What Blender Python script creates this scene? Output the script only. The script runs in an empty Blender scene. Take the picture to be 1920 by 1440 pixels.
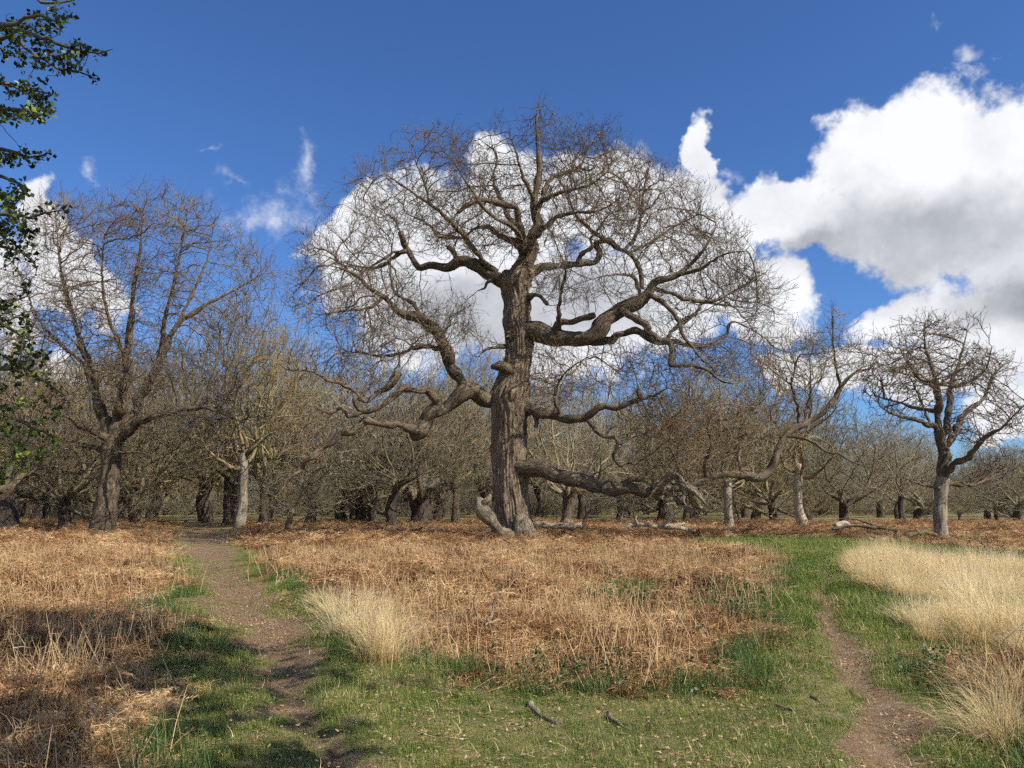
import bpy, math, random
import numpy as np
from mathutils import Vector, kdtree

# ----------------------------------------------------------------------------
# camera, world, sun, exposure
# ----------------------------------------------------------------------------
sc = bpy.context.scene
FPX, HORIZON = 1478.0, 945.0                       # focal length and horizon row in photo pixels
CAMH = 1.6
PITCH = math.atan((HORIZON - 720.0) / FPX)
cam_d = bpy.data.cameras.new('camera')
cam = bpy.data.objects.new('camera', cam_d)
sc.collection.objects.link(cam)
cam.location = (0, 0, CAMH)
cam.rotation_euler = (math.pi / 2 + PITCH, 0, 0)
cam_d.sensor_width = 36.0
cam_d.lens = 36.0 * FPX / 1920.0
cam_d.clip_start, cam_d.clip_end = 0.1, 6000
sc.camera = cam

SUN_EL, SUN_AL = math.radians(42), math.radians(33)    # elevation; angle from +X towards the camera
SDIR = Vector((math.cos(SUN_EL) * math.cos(SUN_AL), -math.cos(SUN_EL) * math.sin(SUN_AL), math.sin(SUN_EL)))
sun_d = bpy.data.lights.new('sun', 'SUN')
sun_d.energy, sun_d.angle, sun_d.color = 5.0, math.radians(0.53), (1.0, 0.93, 0.81)
sun = bpy.data.objects.new('sun', sun_d)
sc.collection.objects.link(sun)
sun.rotation_euler = SDIR.to_track_quat('Z', 'Y').to_euler()
sun.location = (30, -20, 40)

vs = sc.view_settings
vs.view_transform, vs.look, vs.exposure, vs.gamma = 'Standard', 'None', 0.5, 1.0
vs.use_curve_mapping = False
sc.cycles.max_bounces = 4
sc.cycles.diffuse_bounces = 2
sc.cycles.transmission_bounces = 2
sc.cycles.adaptive_threshold = 0.035
sc.cycles.adaptive_min_samples = 12
sc.cycles.use_denoising = False

def pix_dir(u, v):
    xc, yc = (u - 960.0) / FPX, (720.0 - v) / FPX
    cp, sp = math.cos(PITCH), math.sin(PITCH)
    return np.array([xc, cp - yc * sp, sp + yc * cp])
def at(u, v, depth):
    d = pix_dir(u, v)
    return np.array([0, 0, CAMH]) + d * (depth / d[1])
def ground_at(u, v, z=0.0):
    d = pix_dir(u, v)
    return np.array([0, 0, CAMH]) + d * ((z - CAMH) / d[2])

# ---- node helper ------------------------------------------------------------
class S:
    """a socket with arithmetic"""
    def __init__(s, nt, sock): s.nt, s.k = nt, sock
    def _m(s, op, *o, clamp=False):
        n = s.nt.nodes.new('ShaderNodeMath'); n.operation = op; n.use_clamp = clamp
        for i, x in enumerate((s,) + o):
            if isinstance(x, S): s.nt.links.new(x.k, n.inputs[i])
            else: n.inputs[i].default_value = x
        return S(s.nt, n.outputs[0])
    def __add__(s, o): return s._m('ADD', o)
    def __sub__(s, o): return s._m('SUBTRACT', o)
    def __mul__(s, o): return s._m('MULTIPLY', o)
    def __truediv__(s, o): return s._m('DIVIDE', o)
    def clamp(s): return s._m('ADD', 0.0, clamp=True)
    def mx(s, o): return s._m('MAXIMUM', o)
    def smx(s, o, d): return s._m('SMOOTH_MAX', o, d)
    def step(s, a, b):
        n = s.nt.nodes.new('ShaderNodeMapRange'); n.interpolation_type = 'SMOOTHSTEP'
        s.nt.links.new(s.k, n.inputs[0]); n.inputs[1].default_value = a; n.inputs[2].default_value = b
        return S(s.nt, n.outputs[0])
def noise(nt, vec, scale, detail=5, rough=0.55, out=0):
    n = nt.nodes.new('ShaderNodeTexNoise')
    n.inputs['Scale'].default_value = scale; n.inputs['Detail'].default_value = detail
    n.inputs['Roughness'].default_value = rough
    if vec is not None: nt.links.new(vec, n.inputs['Vector'])
    return S(nt, n.outputs[out])
def mixc(nt, fac, a, b, mode='MIX'):
    n = nt.nodes.new('ShaderNodeMix'); n.data_type = 'RGBA'; n.blend_type = mode
    for i, x in ((0, fac), (6, a), (7, b)):
        if isinstance(x, S): nt.links.new(x.k, n.inputs[i])
        elif i == 0: n.inputs[0].default_value = x
        else: n.inputs[i].default_value = (*x, 1)
    return S(nt, n.outputs[2])
def vmap(nt, vec, scale=(1, 1, 1), loc=(0, 0, 0)):
    n = nt.nodes.new('ShaderNodeMapping'); nt.links.new(vec, n.inputs[0])
    n.inputs['Scale'].default_value = scale; n.inputs['Location'].default_value = loc
    return n.outputs[0]

# ---- world: physical sky with broken cumulus ---------------------------------
def build_world():
    w = bpy.data.worlds.new('World'); sc.world = w; w.use_nodes = True
    nt = w.node_tree; nt.nodes.clear(); L = nt.links
    out = nt.nodes.new('ShaderNodeOutputWorld'); bg = nt.nodes.new('ShaderNodeBackground')
    STR = 0.075
    bg.inputs[1].default_value = STR
    L.new(bg.outputs[0], out.inputs[0])
    sky = nt.nodes.new('ShaderNodeTexSky'); sky.sky_type = 'NISHITA'; sky.sun_disc = False
    sky.sun_elevation = SUN_EL
    sky.sun_rotation = math.atan2(SDIR.x, SDIR.y)
    sky.air_density, sky.dust_density, sky.ozone_density = 1.0, 0.35, 3.0
    skyc = mixc(nt, 1.0, S(nt, sky.outputs[0]), SKY_TINT, 'MULTIPLY')
    tc = nt.nodes.new('ShaderNodeTexCoord'); gen = tc.outputs['Generated']
    sep = nt.nodes.new('ShaderNodeSeparateXYZ'); L.new(gen, sep.inputs[0])
    X, Y, Z = (S(nt, sep.outputs[i]) for i in range(3))
    deg = 180 / math.pi
    az0 = X._m('ARCTAN2', Y) * deg
    el0 = Z._m('ARCSINE') * deg
    wn = nt.nodes.new('ShaderNodeTexNoise'); L.new(gen, wn.inputs['Vector'])
    wn.inputs['Scale'].default_value = 7.0; wn.inputs['Detail'].default_value = 5; wn.inputs['Roughness'].default_value = 0.62
    ws = nt.nodes.new('ShaderNodeSeparateColor'); L.new(wn.outputs[1], ws.inputs[0])
    az = az0 + (S(nt, ws.outputs[0]) - 0.5) * 9.0
    el = el0 + (S(nt, ws.outputs[1]) - 0.5) * 8.0
    n1 = noise(nt, gen, 13.0, 8, 0.64)
    n2 = noise(nt, vmap(nt, gen, (1, 1, 1), (3.1, 1.7, 0.4)), 5.0, 3, 0.55)
    def ae(u, v):
        d = pix_dir(u, v); d = d / np.linalg.norm(d)
        return math.degrees(math.atan2(d[0], d[1])), math.degrees(math.asin(d[2]))
    cv = nt.nodes.new('ShaderNodeCombineXYZ'); L.new(az.k, cv.inputs[0]); L.new(el.k, cv.inputs[1])
    def field(blobs, soft=0.25):
        F = None
        for (u, v, ru, rv, wgt) in blobs:
            a, e = ae(u, v)
            a1, _ = ae(u + ru * 0.5, v); a2, _ = ae(u - ru * 0.5, v)
            _, e1 = ae(u, v - rv * 0.5); _, e2 = ae(u, v + rv * 0.5)
            sx, sy = 1 / ((a1 - a2) * wgt), 1 / ((e1 - e2) * wgt)
            q = nt.nodes.new('ShaderNodeVectorMath'); q.operation = 'MULTIPLY_ADD'
            L.new(cv.outputs[0], q.inputs[0]); q.inputs[1].default_value = (sx, sy, 0); q.inputs[2].default_value = (-a * sx, -e * sy, 0)
            ln = nt.nodes.new('ShaderNodeVectorMath'); ln.operation = 'LENGTH'; L.new(q.outputs[0], ln.inputs[0])
            f = S(nt, ln.outputs['Value'])
            F = f if F is None else F._m('SMOOTH_MIN', f, soft)
        return F * -1.0 + 1.0
    cloud = field(CLOUDS)
    thin = field(WISPS)
    # broken cumulus elsewhere in the sky, out of the frame
    gen_f = noise(nt, gen, 2.6, 3, 0.55) * 4.0 - 2.1
    away = az0._m('ABSOLUTE').step(38.0, 52.0)
    high = el0.step(38, 50)
    outm = away.mx(high)
    F = cloud * (outm * -1.0 + 1.0) + gen_f * outm
    dens = (F + (n1 - 0.5) * 1.35).step(-0.06, 0.25)
    wisp = ((thin * (outm * -1.0 + 1.0) + (n1 - 0.5) * 4.4 - outm * 3.0).step(0.1, 1.7)) * 0.8
    dens = dens.mx(wisp).clamp() * el0.step(-1.0, 2.0)
    shade = field(SHADES) * (outm * -1.0 + 1.0) + outm * 0.25
    grey = ((shade + (n2 - 0.5) * 1.3).step(-0.15, 0.75)) * 0.68
    billow = (n1 - 0.5) * 0.9 + (n2 - 0.5) * 0.9 - 0.06
    lit = (grey * -1.0 + 1.0 + billow).clamp()
    ccol = mixc(nt, lit, tuple(c / STR for c in (0.235, 0.253, 0.285)), tuple(c / STR for c in (0.69, 0.70, 0.73)))
    fin = mixc(nt, dens, skyc, ccol)
    L.new(fin.k, bg.inputs[0])
    w.cycles.sampling_method = 'MANUAL'; w.cycles.sample_map_resolution = 512

SKY_TINT = (0.60, 0.90, 1.34)
CLOUDS = [ # u, v, ru, rv, size  (photo pixels, turned into sky directions)
    (1640, 320, 170, 130, 1), (1800, 290, 210, 160, 1), (1960, 320, 200, 210, 1), (1450, 375, 110, 75, 1), (1560, 430, 130, 75, 1),
    (1760, 440, 230, 100, 1), (2200, 420, 300, 300, 1), (1960, 500, 170, 120, 1),
    (1730, 590, 130, 60, 1), (1890, 620, 130, 100, 1), (1780, 700, 230, 80, 1), (1600, 690, 110, 55, 1), (1900, 790, 140, 60, 1),
    (690, 420, 110, 75, 1), (830, 430, 150, 115, 1), (1000, 380, 170, 120, 1), (1140, 380, 120, 110, 1), (1250, 400, 100, 110, 1), (1308, 285, 36, 60, 1),
    (1290, 480, 120, 110, 1), (1410, 550, 125, 65, 1), (880, 560, 260, 140, 1), (1120, 590, 250, 120, 1), (640, 470, 90, 85, 1), (1430, 620, 90, 40, 1),
    (95, 445, 60, 80, 1), (150, 540, 100, 80, 1), (0, 560, 80, 120, 1), (110, 720, 120, 70, 1), (700, 500, 130, 110, 1), (1480, 690, 50, 40, 1), (-300, 480, 190, 150, 1),
]
WISPS = [(520, 400, 110, 100, 1), (575, 300, 26, 55, 1), (450, 330, 55, 25, 1), (165, 350, 30, 30, 1), (380, 275, 30, 14, 1),
         (1745, 45, 26, 28, 1), (1340, 330, 40, 30, 1), (1190, 285, 40, 40, 1), (1840, 90, 60, 40, .7)]
SHADES = [(1720, 460, 330, 110, 1), (1540, 470, 120, 50, 1), (1920, 580, 180, 100, 1), (900, 600, 200, 110, 1), (1080, 590, 220, 100, 1), (2200, 520, 260, 150, 1)]
build_world()

# ----------------------------------------------------------------------------
# numpy noise
# ----------------------------------------------------------------------------
def _h(ix, iy, iz, seed):
    h = (ix.astype(np.int64) * 374761393 + iy.astype(np.int64) * 668265263 + iz.astype(np.int64) * 2147483647 + seed * 974634777) & 0xffffffff
    h = ((h ^ (h >> 13)) * 1274126177) & 0xffffffff
    h = (h ^ (h >> 16)) & 0xffff
    return h / 65535.0
def vnoise(x, y, z=None, seed=0):
    x = np.asarray(x, float); y = np.asarray(y, float); z = np.zeros_like(x) if z is None else np.asarray(z, float)
    ix, iy, iz = np.floor(x), np.floor(y), np.floor(z)
    fx, fy, fz = x - ix, y - iy, z - iz
    fx, fy, fz = (f * f * (3 - 2 * f) for f in (fx, fy, fz))
    r = 0
    for dx in (0, 1):
        for dy in (0, 1):
            for dz in (0, 1):
                w = (fx if dx else 1 - fx) * (fy if dy else 1 - fy) * (fz if dz else 1 - fz)
                r = r + w * _h(ix + dx, iy + dy, iz + dz, seed)
    return r
def fbm(x, y, z=None, octv=4, seed=0):
    s, a, t = 0, 1.0, 0
    for o in range(octv):
        k = 2.0 ** o
        s = s + a * vnoise(np.asarray(x) * k, np.asarray(y) * k, None if z is None else np.asarray(z) * k, seed + o * 17)
        t += a; a *= 0.5
    return s / t

rng = np.random.default_rng(7)

# ----------------------------------------------------------------------------
# object helpers
# ----------------------------------------------------------------------------
COL = sc.collection
def mesh_np(name, verts, faces, mat=None, smooth=True, attrs=None):
    """faces: list of int arrays (n,3) and/or (n,4)"""
    me = bpy.data.meshes.new(name)
    verts = np.asarray(verts, np.float32)
    me.vertices.add(len(verts)); me.vertices.foreach_set('co', verts.ravel())
    faces = [np.asarray(f, np.int32) for f in (faces if isinstance(faces, list) else [faces]) if len(f)]
    loops = np.concatenate([f.ravel() for f in faces]) if faces else np.zeros(0, np.int32)
    counts = np.concatenate([np.full(len(f), f.shape[1], np.int32) for f in faces]) if faces else np.zeros(0, np.int32)
    me.loops.add(len(loops)); me.loops.foreach_set('vertex_index', loops)
    me.polygons.add(len(counts))
    me.polygons.foreach_set('loop_start', np.concatenate([[0], np.cumsum(counts)[:-1]]).astype(np.int32))
    me.polygons.foreach_set('loop_total', counts)
    if smooth: me.polygons.foreach_set('use_smooth', np.ones(len(counts), bool))
    for k, v in (attrs or {}).items():
        v = np.asarray(v, np.float32)
        if v.ndim == 1:
            me.attributes.new(k, 'FLOAT', 'POINT').data.foreach_set('value', v)
        else:
            me.attributes.new(k, 'FLOAT_VECTOR', 'POINT').data.foreach_set('vector', v.ravel())
    me.update(calc_edges=True)
    if mat: me.materials.append(mat)
    return me
def obj(name, data, parent=None, loc=None):
    o = bpy.data.objects.new(name, data); COL.objects.link(o)
    if parent is not None: o.parent = parent
    if loc is not None: o.location = loc
    return o
def tag(o, label=None, cat=None, group=None, kind=None):
    for k, v in (('label', label), ('category', cat), ('group', group), ('kind', kind)):
        if v: o[k] = v
    return o
def copy_tree(o, parent=None):
    c = o.copy(); COL.objects.link(c); c.parent = parent
    for ch in list(o.children): copy_tree(ch, c)
    return c

# ----------------------------------------------------------------------------
# materials
# ----------------------------------------------------------------------------
def new_mat(name):
    m = bpy.data.materials.new(name); m.use_nodes = True
    nt = m.node_tree; b = nt.nodes['Principled BSDF']
    b.inputs['Roughness'].default_value = 0.9
    b.inputs['Specular IOR Level'].default_value = 0.2
    return m, nt, b
def attr(nt, name):
    n = nt.nodes.new('ShaderNodeAttribute'); n.attribute_name = name; return n
def bark_mat(name, dark, mid, light, lichen, lich_amt=0.5, scale=9.0, bump=0.6, fine=True):
    m, nt, b = new_mat(name); L = nt.links
    bk = attr(nt, 'bk').outputs['Vector']
    st = vmap(nt, bk, (1, 1, 0.2))
    f1 = noise(nt, st, scale, 7, 0.68)
    f2 = noise(nt, bk, 1.6, 3, 0.5)
    geo = nt.nodes.new('ShaderNodeNewGeometry'); oi = nt.nodes.new('ShaderNodeObjectInfo')
    ln = noise(nt, geo.outputs['Position'], 2.3, 5, 0.65)
    c = mixc(nt, f1.step(0.30, 0.68), dark, light)
    c = mixc(nt, f2.step(0.35, 0.7) * 0.6, c, mid)
    c = mixc(nt, ln.step(0.52, 0.70) * lich_amt, c, lichen)
    L.new(c.k, b.inputs['Base Color'])
    if fine:
        bp = nt.nodes.new('ShaderNodeBump'); bp.inputs['Strength'].default_value = bump; bp.inputs['Distance'].default_value = 0.06
        L.new(f1.k, bp.inputs['Height']); L.new(bp.outputs[0], b.inputs['Normal'])
    return m
def twig_mat(name, a, bcol, lichen, amt):
    m, nt, b = new_mat(name); L = nt.links
    geo = nt.nodes.new('ShaderNodeNewGeometry'); oi = nt.nodes.new('ShaderNodeObjectInfo')
    n1 = noise(nt, geo.outputs['Position'], 0.9, 4, 0.6)
    n2 = noise(nt, geo.outputs['Position'], 0.35, 2, 0.5)
    c = mixc(nt, n1.step(0.35, 0.65), a, bcol)
    c = mixc(nt, n2.step(0.45, 0.7) * amt, c, lichen)
    hs = nt.nodes.new('ShaderNodeHueSaturation')
    L.new((S(nt, oi.outputs['Random']) * 0.8 + 0.75).k, hs.inputs['Value']); L.new(((S(nt, oi.outputs['Random']) * 7.31)._m('FRACT') * 0.45 + 0.72).k, hs.inputs['Saturation']); L.new(c.k, hs.inputs['Color'])
    L.new(hs.outputs[0], b.inputs['Base Color'])
    return m
M = {}
M['oak_bark'] = bark_mat('oak_bark', (0.042, 0.03, 0.02), (0.16, 0.115, 0.076), (0.34, 0.258, 0.178), (0.25, 0.24, 0.17), 0.35, 11.0, 1.0)
M['limb_bark'] = bark_mat('limb_bark', (0.026, 0.019, 0.013), (0.1, 0.074, 0.05), (0.215, 0.162, 0.11), (0.18, 0.165, 0.105), 0.5, 13.0, 0.8)
M['wood_bark'] = bark_mat('wood_bark', (0.03, 0.022, 0.015), (0.1, 0.073, 0.048), (0.2, 0.15, 0.1), (0.15, 0.14, 0.085), 0.5, 9.0, 0.8)
M['pale_bark'] = bark_mat('pale_bark', (0.1, 0.082, 0.064), (0.27, 0.22, 0.165), (0.36, 0.3, 0.23), (0.3, 0.28, 0.2), 0.4, 9.0, 0.7)
M['dark_bark'] = bark_mat('dark_bark', (0.025, 0.02, 0.016), (0.07, 0.052, 0.04), (0.12, 0.092, 0.07), (0.1, 0.09, 0.06), 0.3, 8.0, 1.0)
M['dead_wood'] = bark_mat('dead_wood', (0.2, 0.15, 0.1), (0.45, 0.36, 0.25), (0.62, 0.52, 0.38), (0.36, 0.33, 0.24), 0.3, 12.0, 0.8)
M['mossy_wood'] = bark_mat('mossy_wood', (0.05, 0.04, 0.03), (0.19, 0.15, 0.1), (0.3, 0.24, 0.17), (0.33, 0.33, 0.2), 0.8, 18.0, 0.8)
M['oak_twig'] = twig_mat('oak_twig', (0.085, 0.062, 0.043), (0.165, 0.12, 0.08), (0.15, 0.135, 0.085), 0.5)
M['wood_twig'] = twig_mat('wood_twig', (0.125, 0.098, 0.06), (0.235, 0.188, 0.115), (0.185, 0.175, 0.088), 0.7)
M['thorn_twig'] = twig_mat('thorn_twig', (0.05, 0.043, 0.033), (0.09, 0.075, 0.055), (0.1, 0.1, 0.06), 0.4)

def tone_mat(name, cols, rnd=0.5, transl=0.0, rough=0.85, spec=0.2, pnoise=0.6, pamp=0.9, bias=0.0):
    """cols: dark..light stops, chosen by the 'tone' attribute, the copy's random number and a broad position noise"""
    m, nt, b = new_mat(name); L = nt.links
    t = S(nt, attr(nt, 'tone').outputs['Fac'])
    oi = nt.nodes.new('ShaderNodeObjectInfo'); geo = nt.nodes.new('ShaderNodeNewGeometry')
    pn = noise(nt, geo.outputs['Position'], pnoise, 4, 0.6)
    f = (t * (1 - rnd * 0.6) + (S(nt, oi.outputs['Random']) - 0.5) * rnd + (pn - 0.5) * pamp + rnd * 0.3 + bias).clamp()
    r = nt.nodes.new('ShaderNodeValToRGB'); L.new(f.k, r.inputs[0])
    e = r.color_ramp.elements
    while len(e) < len(cols): e.new(0.5)
    for i, c in enumerate(cols):
        e[i].position = i / (len(cols) - 1); e[i].color = (*c, 1)
    L.new(r.outputs[0], b.inputs['Base Color'])
    b.inputs['Roughness'].default_value = rough; b.inputs['Specular IOR Level'].default_value = spec
    if transl:
        tr = nt.nodes.new('ShaderNodeBsdfTranslucent'); L.new(r.outputs[0], tr.inputs[0])
        mx = nt.nodes.new('ShaderNodeMixShader'); mx.inputs[0].default_value = transl
        o = nt.nodes['Material Output']
        L.new(b.outputs[0], mx.inputs[1]); L.new(tr.outputs[0], mx.inputs[2]); L.new(mx.outputs[0], o.inputs[0])
    return m
M['bracken'] = tone_mat('bracken', [(0.07, 0.033, 0.016), (0.23, 0.115, 0.052), (0.45, 0.265, 0.122), (0.70, 0.50, 0.275)], 0.45, 0.14, pnoise=0.55, pamp=2.1, bias=-0.02)
M['stalk'] = tone_mat('stalk', [(0.3, 0.19, 0.09), (0.48, 0.33, 0.17), (0.62, 0.47, 0.27)], 0.6, 0.0)
M['pale_grass'] = tone_mat('pale_grass', [(0.3, 0.2, 0.08), (0.66, 0.5, 0.25), (0.86, 0.7, 0.4), (0.93, 0.82, 0.55)], 0.4, 0.4, bias=0.12)
M['green_grass'] = tone_mat('green_grass', [(0.05, 0.095, 0.014), (0.12, 0.185, 0.026), (0.25, 0.29, 0.06), (0.5, 0.41, 0.2)], 0.45, 0.3, 0.6, 0.3, pnoise=0.8, pamp=1.6)
M['dark_grass'] = tone_mat('dark_grass', [(0.035, 0.075, 0.02), (0.08, 0.14, 0.032), (0.16, 0.21, 0.06)], 0.4, 0.3, 0.6, 0.3)
M['litter'] = tone_mat('litter', [(0.16, 0.085, 0.045), (0.33, 0.2, 0.12), (0.5, 0.36, 0.24)], 0.5, 0.1)
M['thorn_leaf'] = tone_mat('thorn_leaf', [(0.018, 0.028, 0.008), (0.04, 0.06, 0.013), (0.1, 0.14, 0.024), (0.34, 0.4, 0.045)], 0.0, 0.3, 0.4, 0.4, 0.5)
M['bramble'] = tone_mat('bramble', [(0.03, 0.05, 0.015), (0.06, 0.11, 0.03), (0.12, 0.17, 0.05)], 0.3, 0.25, 0.5, 0.4)

# ----------------------------------------------------------------------------
# ground zones (photo pixels dropped onto the ground plane)
# ----------------------------------------------------------------------------
def poly(px): return np.array([ground_at(u, v)[:2] for u, v in px])
def inpoly(x, y, pg):
    r = np.zeros(x.shape, bool); n = len(pg); j = n - 1
    for i in range(n):
        xi, yi = pg[i]; xj, yj = pg[j]
        c = ((yi > y) != (yj > y)) & (x < (xj - xi) * (y - yi) / (yj - yi + 1e-12) + xi)
        r ^= c; j = i
    return r
def pathdist(x, y, pts):
    """normalised distance to a polyline of (u, v, width_px); <1 inside"""
    best = np.full(x.shape, 9.0)
    g = []
    for u, v, wd in pts:
        c = ground_at(u, v); e = ground_at(u + wd / 2, v)
        g.append((c[0], c[1], max(0.12, abs(e[0] - c[0]))))
    for (x0, y0, w0), (x1, y1, w1) in zip(g[:-1], g[1:]):
        dx, dy = x1 - x0, y1 - y0
        t = np.clip(((x - x0) * dx + (y - y0) * dy) / (dx * dx + dy * dy), 0, 1)
        d = np.hypot(x - x0 - t * dx, y - y0 - t * dy) / (w0 + t * (w1 - w0))
        best = np.minimum(best, d)
    return best
LEFT_PATH = [(385, 975, 70), (385, 1002, 95), (392, 1030, 110), (408, 1065, 130), (445, 1110, 160), (490, 1150, 190), (510, 1190, 170), (510, 1235, 150), (530, 1275, 90), (570, 1330, 36), (640, 1440, 50), (680, 1560, 70)]
RIGHT_PATH = [(1550, 1072, 26), (1546, 1095, 36), (1546, 1125, 42), (1558, 1165, 50), (1578, 1210, 52), (1600, 1255, 58), (1622, 1300, 76), (1655, 1360, 125), (1680, 1420, 110), (1700, 1500, 90)]
CENTRE = poly([(438, 1004), (452, 1050), (520, 1082), (600, 1118), (640, 1170), (690, 1232), (760, 1236), (900, 1246), (1000, 1268), (1150, 1282), (1300, 1272), (1385, 1235), (1415, 1160), (1440, 1105), (1475, 1068), (1440, 1048), (1330, 1030), (1270, 1018), (1290, 1003)])
LEFTB = poly([(330, 1002), (345, 1040), (342, 1080), (335, 1120), (318, 1165), (285, 1215), (300, 1270), (290, 1330), (255, 1390), (235, 1440), (200, 1700), (-900, 1700), (-1400, 1002)])
PALE = poly([(1605, 1062), (1640, 1115), (1690, 1165), (1745, 1215), (1800, 1235), (2200, 1240), (2400, 1080), (1960, 1046), (1640, 1046)])
CORNER = poly([(1790, 1262), (1815, 1300), (1860, 1350), (1915, 1410), (1970, 1490), (2300, 1490), (2500, 1240), (1990, 1246)])
def zones(x, y):
    wx = x + (fbm(x * 0.9, y * 0.9, seed=3) - 0.5) * 1.1; wy = y + (fbm(x * 0.9, y * 0.9, seed=9) - 0.5) * 1.6
    wx = wx + (fbm(x * 3.1, y * 3.1, seed=4) - 0.5) * 0.6; wy = wy + (fbm(x * 3.1, y * 3.1, seed=10) - 0.5) * 0.9
    lp = pathdist(wx, wy, LEFT_PATH); rp = pathdist(x + (wx - x) * 0.4, y + (wy - y) * 0.4, RIGHT_PATH)
    br = inpoly(wx, wy, CENTRE) | inpoly(wx, wy, LEFTB) | inpoly(wx, wy, CORNER)
    # far belt of bracken in front of the wood, with a green ride on the right
    far = (y > 39.0 + 4 * (fbm(x * 0.15, y * 0.0, seed=21) - .5)) & (y < 66)
    strip = (x > 9) & (y > 24) & (y < 40 + 2 * np.sin(x * .3)) 
    tan_r = (x > 16) & (y > 27.5) & (y < 40)
    br = (br | far | tan_r | ((x < -9) & (y > 30) & (y < 66))) & (lp > 1.05)
    br &= ~((fbm(x * 0.35, y * 0.35, seed=31) > 0.68) & (y > 12))
    br &= (lp > 1.35 + np.clip((20 - y) / 20, 0, .3)) & ((rp > 2.3) | (y > 24))
    pale = inpoly(wx, wy, PALE)
    return lp, rp, br, pale
def ground_h(x, y):
    x = np.asarray(x, float); y = np.asarray(y, float)
    near = np.clip(1 - np.hypot(x, y - 20) / 90, 0, 1)
    h = (fbm(x / 7.0, y / 7.0, seed=5) - 0.5) * 0.35 * near + (fbm(x / 1.3, y / 1.3, seed=6) - 0.5) * 0.10 * near
    lp = pathdist(x, y, LEFT_PATH); rp = pathdist(x, y, RIGHT_PATH)
    h = h - 0.10 * np.clip(1.25 - lp, 0, 1) - 0.06 * np.clip(1.3 - rp, 0, 1)
    return h

def spaced(lo, hi, fine_lo, fine_hi, step, grow=1.16):
    a = list(np.arange(fine_lo, fine_hi, step)); s = step
    x = a[-1]
    while x < hi: s *= grow; x += s; a.append(x)
    s = step; x = a[0]; pre = []
    while x > lo: s *= grow; x -= s; pre.append(x)
    return np.array(pre[::-1] + a)
def build_ground():
    gx = spaced(-3000, 3000, -9, 11, 0.15, 1.07); gy = spaced(-3000, 3500, 3, 20, 0.15, 1.045)
    X, Y = np.meshgrid(gx, gy); x, y = X.ravel(), Y.ravel()
    z = ground_h(x, y)
    lp, rp, br, pale = zones(x, y)
    n = len(gx); m = len(gy)
    i = (np.arange(m - 1)[:, None] * n + np.arange(n - 1)[None]).ravel()
    f = np.stack([i, i + 1, i + n + 1, i + n], 1)
    path = np.clip(1.35 - lp, 0, 1).clip(0, 1) * 1.0
    path = np.maximum(path, np.clip(1.5 - rp, 0, 1))
    wood = np.clip((y - 60) / 25, 0, 1)
    me = mesh_np('ground', np.stack([x, y, z], 1), f, None, True,
                 {'path': path, 'bracken': br.astype(float), 'pale': pale.astype(float), 'wood': wood})
    m_, nt, b = new_mat('ground'); L = nt.links
    geo = nt.nodes.new('ShaderNodeNewGeometry'); P = geo.outputs['Position']
    A = lambda k: S(nt, attr(nt, k).outputs['Fac'])
    n_big, n_mid, n_fine, n_vf = noise(nt, P, 0.5, 4), noise(nt, P, 3.0, 6, 0.65), noise(nt, P, 22.0, 5, 0.7), noise(nt, P, 90.0, 3, 0.7)
    grass = mixc(nt, n_mid.step(0.35, 0.65), (0.1, 0.115, 0.028), (0.21, 0.18, 0.068))
    grass = mixc(nt, (n_fine * 0.6 + n_big * 0.4).step(0.5, 0.66) * 0.75, grass, (0.30, 0.225, 0.13))
    grass = mixc(nt, n_fine.step(0.55, 0.35) * 0.4, grass, (0.05, 0.06, 0.022))
    dirt = mixc(nt, n_fine.step(0.3, 0.7), (0.12, 0.074, 0.04), (0.245, 0.163, 0.095))
    dirt = mixc(nt, n_mid.step(0.45, 0.7) * 0.6, dirt, (0.27, 0.2, 0.135))
    dirt = mixc(nt, n_vf.step(0.64, 0.74) * 0.45, dirt, (0.38, 0.29, 0.19))
    lit = mixc(nt, n_fine.step(0.3, 0.7), (0.07, 0.04, 0.022), (0.2, 0.12, 0.062))
    palec = mixc(nt, n_fine.step(0.3, 0.7), (0.12, 0.11, 0.045), (0.35, 0.28, 0.15))
    woodc = mixc(nt, n_mid.step(0.35, 0.65), (0.13, 0.125, 0.045), (0.24, 0.19, 0.095))
    c = mixc(nt, A('bracken').step(0.2, 0.8), grass, lit)
    c = mixc(nt, A('pale') * 0.7, c, palec)
    c = mixc(nt, A('wood'), c, woodc)
    pf = (A('path') + (n_mid - 0.5) * 1.9 + (n_big - 0.5) * 1.3 + (n_fine - 0.5) * 0.7).step(0.38, 0.72)
    c = mixc(nt, pf * A('path').step(0.0, 0.15), c, dirt)
    L.new(c.k, b.inputs['Base Color']); b.inputs['Roughness'].default_value = 0.95
    bp = nt.nodes.new('ShaderNodeBump'); bp.inputs['Strength'].default_value = 0.7; bp.inputs['Distance'].default_value = 0.05
    L.new((n_fine + n_vf * 0.4 + n_mid).k, bp.inputs['Height']); L.new(bp.outputs[0], b.inputs['Normal'])
    me.materials.append(m_)
    o = obj('ground', me); tag(o, 'heath ground of worn earth and short grass', None, None, 'structure')
build_ground()

# ----------------------------------------------------------------------------
# trees
# ----------------------------------------------------------------------------
def norm(v): return v / (np.linalg.norm(v, axis=-1, keepdims=True) + 1e-12)

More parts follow.
